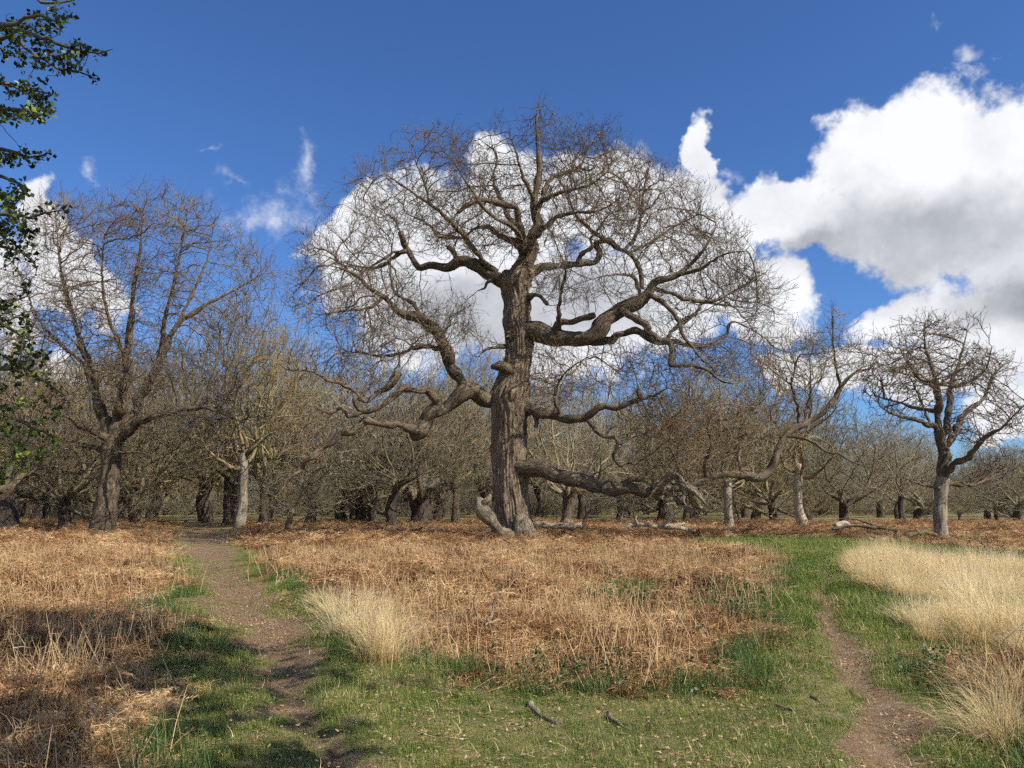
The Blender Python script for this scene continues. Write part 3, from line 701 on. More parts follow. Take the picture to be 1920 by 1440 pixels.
def traced_tree(depth, loc, label, limbs, crown, bole, names, seed, dens, seg, kill, bark, twig, r0=0.0105, twigs=(1.0, 0.62, 1.1, 0.3), bole_r=None, jit=0.28, rmax=0.085, up=0.02, infl=5.0, clump=0.62, drop=0.5):
    """a tree whose stout limbs are set out one by one and whose twigs fill the crown's volume"""
    rg = np.random.default_rng(seed)
    pxm = depth / FPX / math.cos(PITCH)
    root = obj('oak_tree', None, None, loc); tag(root, label, 'tree')
    inv = -np.array(loc, float)
    def part(name, me, parent=root):
        o = obj(name, me, parent)
        if parent is root: o.location = inv
        return o
    sk = Skel()
    me, c, R = bole
    part('trunk', me)
    bi = sk.chain(c, R, -1, -1)
    limb_nodes = []; limb_objs = []
    for li, (tr, pl) in enumerate(limbs):
        pts = np.array([at(u, v, depth + d) for u, v, d, w in tr]); rad = np.array([w for *_, w in tr]) * pxm / 2
        pts[1:-1] += rg.normal(0, 0.03, (len(pts) - 2, 3)) * np.array([1, 2.5, 1])
        if tr[-1][3] <= 5.5: rad[-1] *= .45; rad[-2] *= .72; rad[-3] *= .88
        sides = 20 if rad.max() > 0.25 else (12 if rad.max() > 0.12 else 8)
        lm = limb_mesh(pts, rad, sides, bark, 'limb', li, 0.16 if rad.max() > .1 else 0.1, 0.07)
        name = names.get(li, 'limb' if pl < 0 else 'bough')
        par = root
        q = pl
        if pl >= 0:
            while limbs[q][1] >= 0: q = limbs[q][1]
            par = limb_objs[q]
        limb_objs.append(part(name, lm, par))
        rp, rr = resample(pts, rad, 0.28)
        cand = bi if pl < 0 else limb_nodes[pl]
        d = [np.sum((sk.P[i] - rp[0]) ** 2) for i in cand]
        limb_nodes.append(sk.chain(rp, rr, cand[int(np.argmin(d))], li if pl < 0 else q))
    att = []
    for (u, v, ru, rv, dd, dc, am) in crown:
        n = int(am * ru * rv * dd * dens)
        q = norm(rg.normal(size=(n, 3))) * rg.uniform(0.12, 1, (n, 1)) ** (1 / 2.2)
        q = q * (0.42 + 1.2 * fbm(q[:, 0] * 1.7 + u, q[:, 1] * 1.7 + v, q[:, 2] * 1.7, 2, seed))[:, None]
        for a, b, cc in q: att.append(at(u + a * ru * 1.02, v + b * rv * 1.02, depth + dc + cc * dd))
    att = np.array(att)
    cl = fbm(att[:, 0] * clump, att[:, 1] * clump, att[:, 2] * clump, 2, seed + 3)
    att = att[cl > np.quantile(cl, drop)]
    n0 = colonize(sk, att, seg, infl, kill, 90, rg, jit, 0.55, up)
    P = np.array(sk.P); par = np.array(sk.par); tg = np.array(sk.tag)
    r = radii(sk, r0, 2.0)
    fixed = np.array(sk.fix) > 0
    r[~fixed] = np.minimum(r[~fixed], rmax)
    thin = np.where(~fixed & (r < 0.04))[0]
    limbt = np.where(fixed & (r < 0.10) & (tg >= 0))[0]
    p1, l1, p2, l2 = twigs
    P, par, r, tg, tips = add_twigs(P, par, r, tg, np.concatenate([thin, limbt]), rg, p1, l1, 3, r0 * 0.9, 0.55, 0.2)
    if p2: P, par, r, tg, _ = add_twigs(P, par, r, tg, tips, rg, p2, l2, 2, r0 * 0.75, 0.6, 0.2)
    skip = np.zeros(len(P), bool); skip[:len(fixed)] = fixed
    tris = 0
    for q in sorted(set(tg.tolist())):
        tm = tube_mesh(P, par, r, skip, twig, 'twigs', 0.03, tg == q)
        if tm is None: continue
        tris += len(tm.polygons) * 2
        o = part('twigs', tm, root) if q < 0 else obj('twigs', tm, limb_objs[q])
        o['kind'] = 'stuff'
    print('tree', label[:24], 'attractors', len(att), 'nodes', len(sk.P), 'all', len(P), 'twig tris', tris)
    return root, part

def limb_bole(depth, trace, bark, sides=28, furrow=0.12, seed=1):
    pxm = depth / FPX / math.cos(PITCH)
    pts = np.array([at(u, v, depth + d) for u, v, d, w in trace]); rad = np.array([w for *_, w in trace]) * pxm / 2
    me = limb_mesh(pts, rad, sides, bark, 'trunk', seed, 0.14, furrow, 0.1, kink=0.25)
    p, r = resample(pts, rad, 0.3)
    return me, p, r

oak_me, oak_c, oak_R = make_bole()
oak_loc = W(960, 1012); oak_loc[2] = 0
oak, oak_part = traced_tree(OD, oak_loc, 'huge ancient bare oak with thick furrowed bole and long low sweeping limbs', LIMBS, CROWN,
    (oak_me, oak_c[::-6], oak_R[::-6]), {55: 'dead_stub', 56: 'broken_stub', 57: 'dead_stub', 58: 'dead_stub'}, 21, 0.056, 0.24, 0.30,
    M['limb_bark'], M['oak_twig'], 0.0098, (1.0, 0.72, 1.25, 0.34))
burr = np.array([W(992, 1018, -1.1), W(986, 1000, -1.2), W(979, 984, -1.25), W(974, 970, -1.2)])
oak_part('root_burr', limb_mesh(burr, np.array([0.62, 0.58, 0.44, 0.26]), 26, M['mossy_wood'], 'root_burr', 77, 0.3, 0.14, 0.06))
HANG = [([(1232,912,-1.9,14),(1248,899,-2.1,11),(1262,890,-2.3,12),(1274,900,-2.5,11),(1283,914,-2.6,15),(1297,925,-2.6,19),(1304,938,-2.6,21),(1311,949,-2.5,13),(1318,952,-2.4,5)]),
        ([(1306,955,-2.5,6),(1294,957,-2.4,8),(1281,947,-2.3,7),(1268,936,-2.3,8),(1256,927,-2.2,6),(1250,917,-2.2,7)]),
        ([(1262,888,-2.3,6),(1276,893,-2.8,7),(1290,915,-2.9,5),(1302,922,-3.0,6),(1322,944,-3.0,3)]), ([(1215,938,-2.4,2.5),(1222,925,-2.5,4),(1232,912,-2.3,4),(1243,897,-2.0,4),(1262,884,-1.8,2)]),
        ([(1288,918,-2.7,8),(1280,935,-2.9,6),(1286,949,-3.0,3)]), ([(1298,915,-2.5,5),(1312,915,-2.7,4),(1326,925,-2.8,2)]), ([(1270,905,-2.2,6),(1262,920,-2.1,5),(1266,940,-2.0,2)])]
hb = None
for k, tr in enumerate(HANG):
    pts = np.array([W(u, v, d) for u, v, d, w in tr]); rad = np.array([w for *_, w in tr]) * PXM / 2
    hb_me = limb_mesh(pts, rad, 14, M['mossy_wood'], 'torn_bough', 90 + k, 0.55, 0.2, 0.05)
    if hb is None: hb = oak_part('torn_bough', hb_me)
    else: obj('splinter', hb_me, hb)

# ---- the big tree on the left and the spreading one on the right -----------------
L_LIMBS = [
 ([(208,830,0,29),(190,770,.3,19.8),(168,690,.8,14.5),(150,640,1.2,11.2),(128,560,1.6,7.92),(112,480,2,5.28),(104,400,2.2,2.64)], -1),
 ([(214,825,0,26.4),(232,740,-.5,18.5),(240,670,-1,14.5),(250,560,-1.4,9.9),(262,470,-1.6,5.94),(268,395,-1.8,2.64)], -1),
 ([(218,825,0,23.8),(262,745,.4,17.2),(300,670,.8,14.5),(332,615,1,11.9),(372,580,1.2,7.92),(430,550,1.5,5.28),(490,515,1.8,2.64)], -1),
 ([(300,672,.8,10.6),(310,600,0,7.92),(328,520,-.6,5.94),(345,440,-1,3.96),(352,395,-1.2,1.98)], 2),
 ([(212,835,0,19.8),(160,800,-1,14.5),(110,775,-1.6,10.6),(50,765,-2.2,7.26),(-20,740,-2.8,3.3)], -1),
 ([(216,838,0,17.2),(262,795,-1.2,13.2),(310,775,-1.8,10.6),(365,765,-2.4,8.58),(395,768,-2.6,6.6),(450,790,-3,3.3)], -1),
 ([(206,850,0,13.2),(160,835,.6,9.24),(100,822,1.2,5.94),(40,830,1.8,2.64)], -1),
 ([(240,680,-1,7.92),(205,600,-2,6.6),(190,520,-2.6,5.28),(196,440,-3,2.64)], 1),
 ([(330,615,1,7.92),(385,500,2,5.28),(400,430,2.6,2.64)], 2),
 ([(165,690,.8,7.92),(80,610,2,5.94),(40,520,2.6,3.3)], 0),
 ([(215,850,-.5,6.6),(240,848,-1.5,4.62),(268,850,-2,3.96),(285,862,-2.2,1.98)], -1),
]
L_CROWN = [(105,430,75,75,4,2,1),(200,420,80,60,4.5,-2,1),(280,420,85,65,4.5,-1.5,1.1),(370,450,80,60,4,0,1.1),(445,510,65,50,3.5,1.5,1.1),(70,560,90,90,5,2,1),(180,560,100,80,6,0,.8),(300,540,100,80,6,0,.8),
           (410,590,90,60,5,1,1),(20,680,90,80,5,0,1),(130,700,110,70,6,-1,.8),(260,690,100,70,6,0,.7),(390,700,90,60,5,-1,.9),(60,800,80,50,4,-1,.8),(420,780,70,45,4,-2.5,.9),(330,800,80,40,4,-2,.7),(160,830,80,30,3,0,.5)]
LD = 44.0
l_tree, _ = traced_tree(LD, (at(195, 985, LD)[0], LD, 0), 'tall many-stemmed bare oak with stout leaning trunk standing left of the muddy path', L_LIMBS, L_CROWN,
    limb_bole(LD, [(186,1012,0,56),(193,985,0,46),(201,940,0,38),(208,895,0,36),(211,850,0,40),(213,815,0,30)], M['wood_bark']), {}, 33, 0.042, 0.30, 0.35, M['wood_bark'], M['oak_twig'], 0.0115, (1.0, 0.85, 1.1, 0.42), up=0.12)
R_LIMBS = [
 ([(1768,905,0,26),(1766,850,0,20),(1763,790,-.2,15),(1757,727,-.4,11),(1748,690,-.5,9),(1737,655,-.6,6),(1732,620,-.7,3)], -1),
 ([(1770,850,.1,17),(1776,780,.5,13),(1783,727,.8,11),(1800,677,1.1,8),(1813,625,1.3,3)], -1),
 ([(1772,845,0,14),(1792,810,.4,12),(1810,777,.8,10),(1845,748,1.4,8),(1863,707,1.7,6),(1882,685,2,3)], -1),
 ([(1770,893,0,14),(1790,868,-.8,12),(1817,857,-1.4,10),(1843,827,-1.9,9),(1880,800,-2.4,7),(1922,758,-3,3)], -1),
 ([(1774,906,0,12),(1800,908,.6,9),(1827,907,1.2,8),(1867,893,2,6),(1895,880,2.6,3)], -1),
 ([(1764,806,0,12),(1750,797,-.4,10),(1717,789,-1,8),(1683,777,-1.6,7),(1650,762,-2.2,3)], -1),
 ([(1762,780,0,10),(1753,773,.4,9),(1717,763,1,7.5),(1673,750,1.6,6),(1630,741,2.2,3)], -1),
 ([(1757,727,-.4,8),(1730,715,-1.4,6),(1705,690,-2,4),(1690,660,-2.4,3)], 0),
 ([(1783,727,.8,7),(1820,715,-.4,5),(1850,690,-1.2,4),(1860,650,-1.6,3)], 1),
 ([(1766,820,0,9),(1740,790,2,6),(1715,720,3,4),(1700,700,3.2,3)], -1),
 ([(1766,915,0,8),(1745,915,-.6,6),(1715,905,-1,4),(1690,893,-1.4,2.5)], -1),
]
R_CROWN = [(1740,630,60,36,3,0,1),(1800,620,55,34,3,0,1),(1845,660,45,40,3,1,1),(1690,660,45,40,3,-1,1),(1660,710,45,40,3,0,1),(1720,710,70,50,4,1,.8),(1800,700,70,50,4,-1,.8),(1880,720,45,50,3,0,1),(1900,780,40,40,3,-1.5,.9),(1680,780,50,30,3,-.5,.7),(1840,800,60,40,3,0,.7),(1860,880,50,25,2.5,1,.5),(1640,745,30,25,2,1,.8)]
RD = 38.0
r_tree, _ = traced_tree(RD, (at(1766, 1003, RD)[0], RD, 0), 'lone spreading bare oak with slim pale trunk standing beyond the bleached tussocks', R_LIMBS, R_CROWN,
    limb_bole(RD, [(1766,1018,0,34),(1766,1003,0,27),(1765,980,0,24),(1765,950,0,23),(1766,925,0,25),(1768,895,0,26)], M['pale_bark'], 22, .08), {}, 44, 0.12, 0.2, 0.25, M['limb_bark'], M['oak_twig'], 0.0115, (1.0, 0.45, 0.8, 0.26), rmax=0.06)

def scatter(name, pts, rot, scl, variants, label):
    """one object of countless pieces: instances of small meshes on points"""
    n = len(pts)
    col = bpy.data.collections.new(name + '_source')
    for k, me in enumerate(variants): col.objects.link(bpy.data.objects.new('%s_piece_%d' % (name, k), me))
    me = bpy.data.meshes.new(name); me.vertices.add(n); me.vertices.foreach_set('co', np.asarray(pts, np.float32).ravel())
    me.attributes.new('rot', 'FLOAT_VECTOR', 'POINT').data.foreach_set('vector', np.asarray(rot, np.float32).ravel())
    me.attributes.new('scl', 'FLOAT_VECTOR', 'POINT').data.foreach_set('vector', np.asarray(scl, np.float32).ravel())
    me.attributes.new('idx', 'INT', 'POINT').data.foreach_set('value', np.random.default_rng(n).integers(0, len(variants), n).astype(np.int32))
    o = obj(name, me); tag(o, label, None, None, 'stuff')
    ng = bpy.data.node_groups.new(name, 'GeometryNodeTree')
    ng.interface.new_socket('Geometry', in_out='INPUT', socket_type='NodeSocketGeometry')
    ng.interface.new_socket('Geometry', in_out='OUTPUT', socket_type='NodeSocketGeometry')
    N = ng.nodes; L = ng.links
    gi, go = N.new('NodeGroupInput'), N.new('NodeGroupOutput')
    ci = N.new('GeometryNodeCollectionInfo'); ci.inputs['Collection'].default_value = col
    ci.inputs['Separate Children'].default_value = True; ci.inputs['Reset Children'].default_value = True
    ip = N.new('GeometryNodeInstanceOnPoints'); ip.inputs['Pick Instance'].default_value = True
    def na(nm, t):
        a = N.new('GeometryNodeInputNamedAttribute'); a.data_type = t; a.inputs['Name'].default_value = nm
        return next(q for q in a.outputs if q.enabled)
    er = N.new('FunctionNodeEulerToRotation')
    L.new(gi.outputs[0], ip.inputs['Points']); L.new(ci.outputs[0], ip.inputs['Instance'])
    L.new(na('rot', 'FLOAT_VECTOR'), er.inputs[0]); L.new(er.outputs[0], ip.inputs['Rotation'])
    L.new(na('scl', 'FLOAT_VECTOR'), ip.inputs['Scale']); L.new(na('idx', 'INT'), ip.inputs['Instance Index'])
    L.new(ip.outputs[0], go.inputs[0])
    md = o.modifiers.new('scatter', 'NODES'); md.node_group = ng
    return o

# ---- wood trees: a few grown once, then copied --------------------------------------
def grow_tree(seed, H, cr, th, tr, n_att, limbs=6, lean=0.0, up=0.1, bark='wood_bark', twig='wood_twig', seg=0.42, r0=0.014, squash=0.5, flat=0.55, leafy=None, centre=None, twigs=(0.9, 0.75, 0.6, 0.4), clear=1.05, wob=0.045):
    rg = np.random.default_rng(seed)
    root = obj('oak_tree', None)
    top = np.array([lean * th, rg.normal(0, 0.05) * th, th])
    tp = [np.array([0, 0, -0.25]), np.array([0.02, 0, 0.3]), top * 0.5 + rg.normal(0, wob, 3) * np.array([1, 1, 0]) * th, top * 0.85, top]
    trd = np.array([1.55, 1.18, 0.98, 1.0, 0.85]) * tr
    obj('trunk', limb_mesh(tp, trd, 22, M[bark], 'trunk', seed, 0.16, 0.12, 0.12, kink=0.3), root)
    sk = Skel(); rp, rr = resample(tp, trd, 0.4); bi = sk.chain(rp, rr, -1)
    c = np.array([lean * th * 1.4, 0, th * 0.8]) if centre is None else np.array(centre[:3])
    hv = H - c[2] if centre is None else centre[3]
    for k in range(limbs):
        a = k * 2 * math.pi / limbs + rg.uniform(-.5, .5)
        out = rg.uniform(0.45, 1.0) if k else 0.1
        p = top.copy() - np.array([0, 0, rg.uniform(0, 0.3) * th]); d = np.array([math.cos(a) * out, math.sin(a) * out, rg.uniform(0.35, 0.9)])
        if centre is not None: d = norm(c - p) + np.array([math.cos(a), math.sin(a), 0]) * 0.35
        pts = [p]; L = (np.linalg.norm(c - p) if centre is not None else cr * rg.uniform(0.5, 0.75)); n = 7
        for s in range(n):
            d = norm(d + rg.normal(0, 0.24, 3) + np.array([0, 0, up * 0.6])); pts.append(pts[-1] + d * L / n)
        rad = np.linspace(tr * rg.uniform(0.42, 0.6), tr * 0.14, n + 1)
        q, qr = resample(pts, rad, 0.4); sk.chain(q, qr, bi[-1 - int(rg.integers(0, 2))])
    q = norm(rg.normal(size=(n_att, 3))) * rg.uniform(0.25, 1, (n_att, 1)) ** (1 / 2.4)
    q[:, 2] = np.where(q[:, 2] < 0, q[:, 2] * squash, q[:, 2])
    lump = 0.8 + 0.45 * fbm(q[:, 0] * 2.2 + seed, q[:, 1] * 2.2, q[:, 2] * 2.2, 2, seed)
    att = c + q * np.array([cr, cr, hv]) * lump[:, None]
    if centre is None: att = att[att[:, 2] > th * clear]
    cl = fbm(att[:, 0] * .6, att[:, 1] * .6, att[:, 2] * .6, 2, seed + 3); att = att[cl > np.quantile(cl, 0.3)]
    nfix = len(sk.P)
    colonize(sk, att, seg, 6.0, seg * 1.5, 70, rg, 0.22, 0.8, up * 0.5)
    P = np.array(sk.P); par = np.array(sk.par); tg = np.zeros(len(P), int)
    r = radii(sk, r0, 2.05); fixed = np.array(sk.fix) > 0
    r[~fixed] = np.minimum(r[~fixed], max(tr, .3) * 0.33)
    thin = np.where(~fixed & (r < 0.05))[0]
    nb = len(P)
    P, par, r, tg, tips = add_twigs(P, par, r, tg, thin, rg, twigs[0], twigs[1], 2, r0 * 0.85, 0.55, 0.25)
    if twigs[2]: P, par, r, tg, tips2 = add_twigs(P, par, r, tg, tips, rg, twigs[2], twigs[3], 2, r0 * 0.7, 0.6, 0.25)
    skip = np.zeros(len(P), bool); skip[:len(bi)] = True
    me = tube_mesh(P, par, r, skip, M[twig], 'crown', 0.05)
    cro = obj('crown', me, root)
    if leafy:
        size, per, mat = leafy
        lm = leaf_mesh(P, np.concatenate([thin, np.arange(nb, len(P))]), rg, size, per, mat)
        lv = obj('leaves', lm, cro); lv['kind'] = 'stuff'
    print('grown', seed, 'tris', len(me.polygons) * 2)
    return root
def leaf_mesh(P, nodes, rg, size, per, mat, sel=None):
    """folded little leaves in rosettes on twig nodes"""
    cnt = rg.poisson(per, len(nodes)); src = np.repeat(np.asarray(nodes), cnt); k = len(src)
    d = norm(rg.normal(size=(k, 3)) + np.array([0, 0, 0.25])); s = norm(np.cross(d, rg.normal(size=(k, 3)))); nrm = np.cross(d, s)
    L = size * rg.uniform(0.55, 1.3, (k, 1)); b = P[src] + rg.normal(0, size * 0.45, (k, 3))
    v = np.stack([b, b + d * L * .5 + s * L * .38 + nrm * L * .14, b + d * L, b + d * L * .5 - s * L * .38 + nrm * L * .14], 1).reshape(-1, 3)
    i = np.arange(k)[:, None] * 4
    f = np.concatenate([i + np.array([0, 1, 2]), i + np.array([0, 2, 3])])
    return mesh_np('leaves', v, f, M[mat], False, {'tone': np.repeat(np.clip(rg.uniform(0, 1, k) ** 1.8 + np.clip((3.3 - b[:, 2]) * .35, 0, .45), 0, 1), 4)})

TW = (1.05, 0.85, 0.85, 0.5)
KINDS = {
 'wide':   grow_tree(101, 12.0, 6.2, 3.0, 0.40, 6200, 8, 0.04, 0.10, seg=0.36, twigs=TW),
 'tall':   grow_tree(102, 14.0, 5.0, 3.4, 0.38, 6200, 7, -0.03, 0.22, seg=0.36, twigs=TW),
 'swept':  grow_tree(103, 11.0, 4.8, 2.4, 0.40, 5400, 10, 0.06, 0.30, seg=0.36, twigs=TW),
 'squat':  grow_tree(104, 8.5, 5.0, 2.3, 0.75, 3600, 8, -0.08, 0.06, bark='dark_bark', seg=0.36, twigs=TW),
 'slim':   grow_tree(105, 9.0, 3.6, 3.0, 0.22, 3400, 6, 0.03, 0.18, bark='pale_bark', seg=0.3, twigs=TW, wob=0.015),
 'broad':  grow_tree(106, 10.0, 6.0, 2.2, 0.38, 5600, 9, -0.05, 0.03, seg=0.36, twigs=TW, clear=0.6),
}
HEIGHT = {'wide': 12.5, 'tall': 14.5, 'swept': 11.5, 'squat': 9, 'slim': 9.5, 'broad': 10.5}
used = set()
def place_tree(kind, u, depth, H=None, rot=0.0, label=None, group=None, s=1.0, bark=None):
    src = KINDS[kind]
    o = src if kind not in used else copy_tree(src)
    used.add(kind)
    x = at(u, HORIZON, depth)[0]
    o.location = (x, depth, float(ground_h(x, depth)) - 0.05); o.rotation_euler.z = rot; o.scale = (s, s, s * (H or 1.0))
    tag(o, label, 'tree', group)
    if bark:
        for ch in o.children:
            if ch.name.startswith('trunk'):
                ch.data = ch.data.copy(); ch.data.materials[0] = M[bark]
    return o
NAMED = [ # kind, u, depth, height factor, rotation, size, label, bark
 ('squat', 12, 46, 1.0, 0.4, 1.0, 'dark hulking dead-looking oak beside the many-stemmed tree', None),
 ('broad', 125, 52, 0.95, 1.2, 0.95, 'low oak with forked dark trunk between the hulking stump-like oak and leaning trunk', 'dark_bark'),
 ('swept', 258, 58, 1.0, 2.0, 1.1, 'pollard oak with short ribbed trunk just behind the leaning trunk', None),
 ('slim', 450, 52, 1.25, 0.3, 1.35, 'oak with sunlit pale trunk beside the far end of the muddy path', None),
 ('slim', 497, 56, 1.2, 1.9, 1.25, 'straight dark-trunked oak next to the pale trunk by the path', 'dark_bark'),
 ('slim', 545, 36.5, 0.62, 2.6, 0.62, 'small thin sapling under the drooping tip of the great oak limb', 'wood_bark'),
 ('tall', 583, 60, 0.9, 0.7, 0.95, 'dark oak standing behind the thin sapling', 'dark_bark'),
 ('broad', 700, 60, 0.95, 2.2, 0.9, 'dark forked oak beside the sunlit open-branched oak', 'dark_bark'),
 ('tall', 740, 52, 0.82, 3.1, 0.95, 'sunlit oak with open upright branches framed under the left limb', None),
 ('squat', 790, 58, 0.9, 1.0, 1.05, 'massive squat dark pollard behind the great oak', None),
 ('slim', 855, 62, 1.15, 4.0, 1.2, 'slim oak between squat pollard and great bole', 'wood_bark'),
 ('swept', 1062, 54, 1.0, 5.2, 1.05, 'many-branched pollard with a pale torn strip seen under the mid right limb', None),
 ('broad', 1240, 64, 0.95, 4.4, 0.95, 'dark low oak behind the pale fallen branch', 'dark_bark'),
 ('slim', 1284, 62, 1.0, 5.0, 1.0, 'thin grey-trunked oak seen below the torn hanging bough', 'wood_bark'),
 ('slim', 1367, 54, 1.05, 3.3, 1.15, 'slim pale-trunked oak below the upturned end of the low limb', None),
 ('broad', 1450, 66, 1.0, 0.2, 0.9, 'dark oak on the open grass beside the pale broken trunk', 'dark_bark'),
 ('slim', 1502, 53, 1.1, 2.1, 1.3, 'oak with bleached partly stripped trunk', 'dead_wood'),
 ('tall', 1585, 54, 0.72, 1.4, 0.8, 'slender grey oak with low sweeping boughs between stripped trunk and lone spreading oak', None),
 ('slim', 1690, 62, 0.9, 0.9, 1.0, 'thin dark oak just behind the lone spreading oak', 'dark_bark'),
 ('squat', 1723, 70, 0.8, 2.9, 0.75, 'short dark oak in the shade behind the lone spreading oak', None),
 ('swept', 640, 66, 1.15, 0.5, 1.1, 'tall bushy oak rising behind the sapling', None),
 ('broad', 1905, 72, 0.75, 2.4, 0.9, 'dark rounded oak far off at the end of the grass beyond the tussocks', 'dark_bark'),
 ('wide', 1960, 80, 0.7, 3.1, 0.9, 'dark oak filling the far edge of the grass beyond the rounded oak', 'dark_bark'),
 ('broad', 1880, 98, 0.8, 0.4, 1.1, 'rounded oak in the far distance behind the dark rounded oak', 'dark_bark'),
 ('wide', 1850, 84, 0.6, 1.1, 0.8, 'low rounded oak far behind the lone spreading oak', 'dark_bark'),
]
for k, u, dp, h, ro, s, lb, bk in NAMED: place_tree(k, u, dp, h, ro, lb, None, s, bk)
rg = np.random.default_rng(5)
order = ['wide', 'tall', 'broad', 'swept', 'wide', 'tall', 'broad', 'wide']
n_w = 0
for row, (dep, sp) in enumerate(((66, 7.0), (80, 7.5), (96, 8.5), (116, 9.5))):
    half = dep * 0.66 + 8
    x = -half
    while x < half:
        xx = x + rg.uniform(-1.8, 1.8); dd = dep + rg.uniform(-5, 5)
        u = 960 + xx / dd * FPX
        kd_ = order[n_w % len(order)]
        vt = np.interp(u, [0, 400, 560, 850, 1000, 1200, 1300, 1420, 1600, 1720, 1850, 1920], [560, 570, 590, 640, 690, 700, 680, 705, 740, 790, 840, 825]) + rg.uniform(-35, 80)
        s = min(18.5, (HORIZON - vt) / FPX * dd + CAMH) / HEIGHT[kd_]
        if not (u > 1380 and row < 1 and u < 1760) and not (u > 1800 and row < 1):
            place_tree(kd_, u, dd, rg.uniform(0.95, 1.05), rg.uniform(0, 6.28), 'bare brown-twigged oak in the crowded wood behind the clearing', 'oaks of the wood', s)
            n_w += 1
        x += sp * rg.uniform(0.8, 1.25)
print('wood trees', n_w)

# ---- the leafing thorn at the left edge and the one that shades the foreground -----------
def far_wood():
    n = 150; x = rg.uniform(-170, 170, n); y = rg.uniform(130, 190, n); s = rg.uniform(.9, 1.25, n)
    scatter('distant_wood', np.stack([x, y, np.full(n, -.3)], 1), np.stack([0 * x, 0 * x, rg.uniform(0, 6.28, n)], 1), np.stack([s, s, s], 1),
            [ch.data for k in ('wide', 'broad', 'tall') for ch in KINDS[k].children if ch.name.startswith('crown')], 'distant brown wood closing the view behind the trees')
def undergrowth():
    n = 260; y = rg.uniform(95, 134, n); x = rg.uniform(-1, 1, n) * (y * .72 + 8); u = 960 + x / y * FPX
    k = ~((u > 1390) & (y < 80)) ; x, y = x[k], y[k]; n = len(x); s = rg.uniform(.14, .34, n) * (1 + (y - 64) / 130)
    scatter('undergrowth', np.stack([x, y, -.6 * s], 1), np.stack([0 * x, 0 * x, rg.uniform(0, 6.28, n)], 1), np.stack([s * 1.3, s * 1.3, s], 1),
            [ch.data for k in ('squat', 'broad', 'slim') for ch in KINDS[k].children if ch.name.startswith('crown')], 'twiggy olive-brown undergrowth between the trunks of the wood')
def thorn():
    D = 6.3
    rg = np.random.default_rng(61)
    root = obj('thorn_tree', None, None, (-7.2, 6.6, 0)); tag(root, 'leafing hawthorn with glossy green leaf clusters reaching in beside the bracken bank', 'tree')
    inv = -np.array(root.location)
    tp = np.array([(-7.2, 6.6, -0.2), (-7.15, 6.6, 0.5), (-7.25, 6.5, 1.6), (-7.1, 6.4, 3.0), (-7.2, 6.3, 4.6), (-7.0, 6.3, 6.0)]); trd = np.array([.26, .19, .16, .13, .09, .04])
    t = obj('trunk', limb_mesh(tp, trd, 18, M['dark_bark'], 'trunk', 3, .15, .12, .08), root); t.location = inv
    sk = Skel(); rp, rr = resample(tp, trd, .2); bi = sk.chain(rp, rr, -1)
    BR = [[(-330,110,.2),(-150,75,0),(0,55,-.2),(60,65,-.2),(110,84,-.3),(160,95,-.3),(213,95,-.3)], [(-300,130,.3),(-120,85,.2),(0,70,.1),(50,90,0),(100,122,0),(178,146,-.1)],
          [(-280,60,-.1),(0,48,-.5),(60,32,-.6),(130,44,-.7)], [(-320,220,0),(-100,180,0),(0,155,.2),(40,166,.2),(92,176,.2)], [(-320,260,-.2),(-100,215,-.3),(0,200,-.4),(50,206,-.4),(97,206,-.5)],
          [(-320,320,.2),(-100,290,.3),(0,276,.3),(50,295,.4),(92,288,.4)], [(-320,360,-.4),(0,332,-.6),(45,362,-.6)], [(-320,440,0),(-100,410,0),(0,400,0),(60,406,0),(118,396,0)],
          [(-320,500,.3),(0,462,.4),(70,505,.5)], [(-300,600,-.2),(0,602,-.3),(42,640,-.3)], [(-300,690,0),(-100,690,0),(0,690,.1),(70,712,.1),(122,742,.1)], [(-300,780,.3),(0,782,.3),(60,802,.3),(100,830,.3)], [(-280,-40,.2),(0,-30,.2),(90,5,.2),(150,-10,.2)]]
    for b in BR:
        pts = [at(u, v, D + d) for u, v, d in b]
        j = bi[int(np.argmin([abs(sk.P[i][2] - pts[0][2] + 0.5) for i in bi]))]
        pts = [np.array(sk.P[j])] + pts
        q, qr = resample(pts, np.linspace(0.034, 0.006, len(pts)), .09)
        q[2:] += rg.normal(0, 0.012, (len(q) - 2, 3)); sk.chain(q, qr, j, 1)
    nf = len(sk.P)
    att = []
    for (u, v, ru, rv, dd, dc, n) in [(50,50,100,34,.4,-.2,150),(90,105,100,32,.3,-.2,170),(30,168,75,22,.4,.2,110),(30,212,75,22,.4,-.4,110),(20,292,80,26,.4,.3,120),(10,370,50,30,.5,-.5,80),(40,410,75,40,.4,0,150),(0,480,75,36,.5,.2,140),(0,590,60,40,.5,0,110),(30,690,90,50,.5,0,130),(40,790,80,50,.5,.2,110),(10,860,70,40,.5,.2,50),
                                   (-200,60,200,110,1.2,0,260),(-260,300,240,180,1.4,0,420),(-260,600,220,200,1.4,0,380),(-250,-200,260,160,1.4,0,300)]:
        q = norm(rg.normal(size=(n, 3))) * rg.uniform(0.1, 1, (n, 1)) ** .45
        att += [at(u + a * ru, v + b * rv, D + dc + c * dd) for a, b, c in q]
    colonize(sk, att, 0.085, 1.2, 0.12, 60, rg, 0.35, 0.3, 0.0)
    P = np.array(sk.P); par = np.array(sk.par); r = radii(sk, 0.0032, 2.4); fixed = np.array(sk.fix) > 0
    r[~fixed] = np.minimum(r[~fixed], 0.016)
    skip = np.zeros(len(P), bool); skip[:len(bi)] = True
    cro = obj('crown', tube_mesh(P, par, r, skip, M['thorn_twig'], 'crown', 0.008), root); cro.location = inv
    kids = np.bincount(par[par >= 0], minlength=len(P))
    thin = np.where((~fixed) & (r < 0.006))[0]
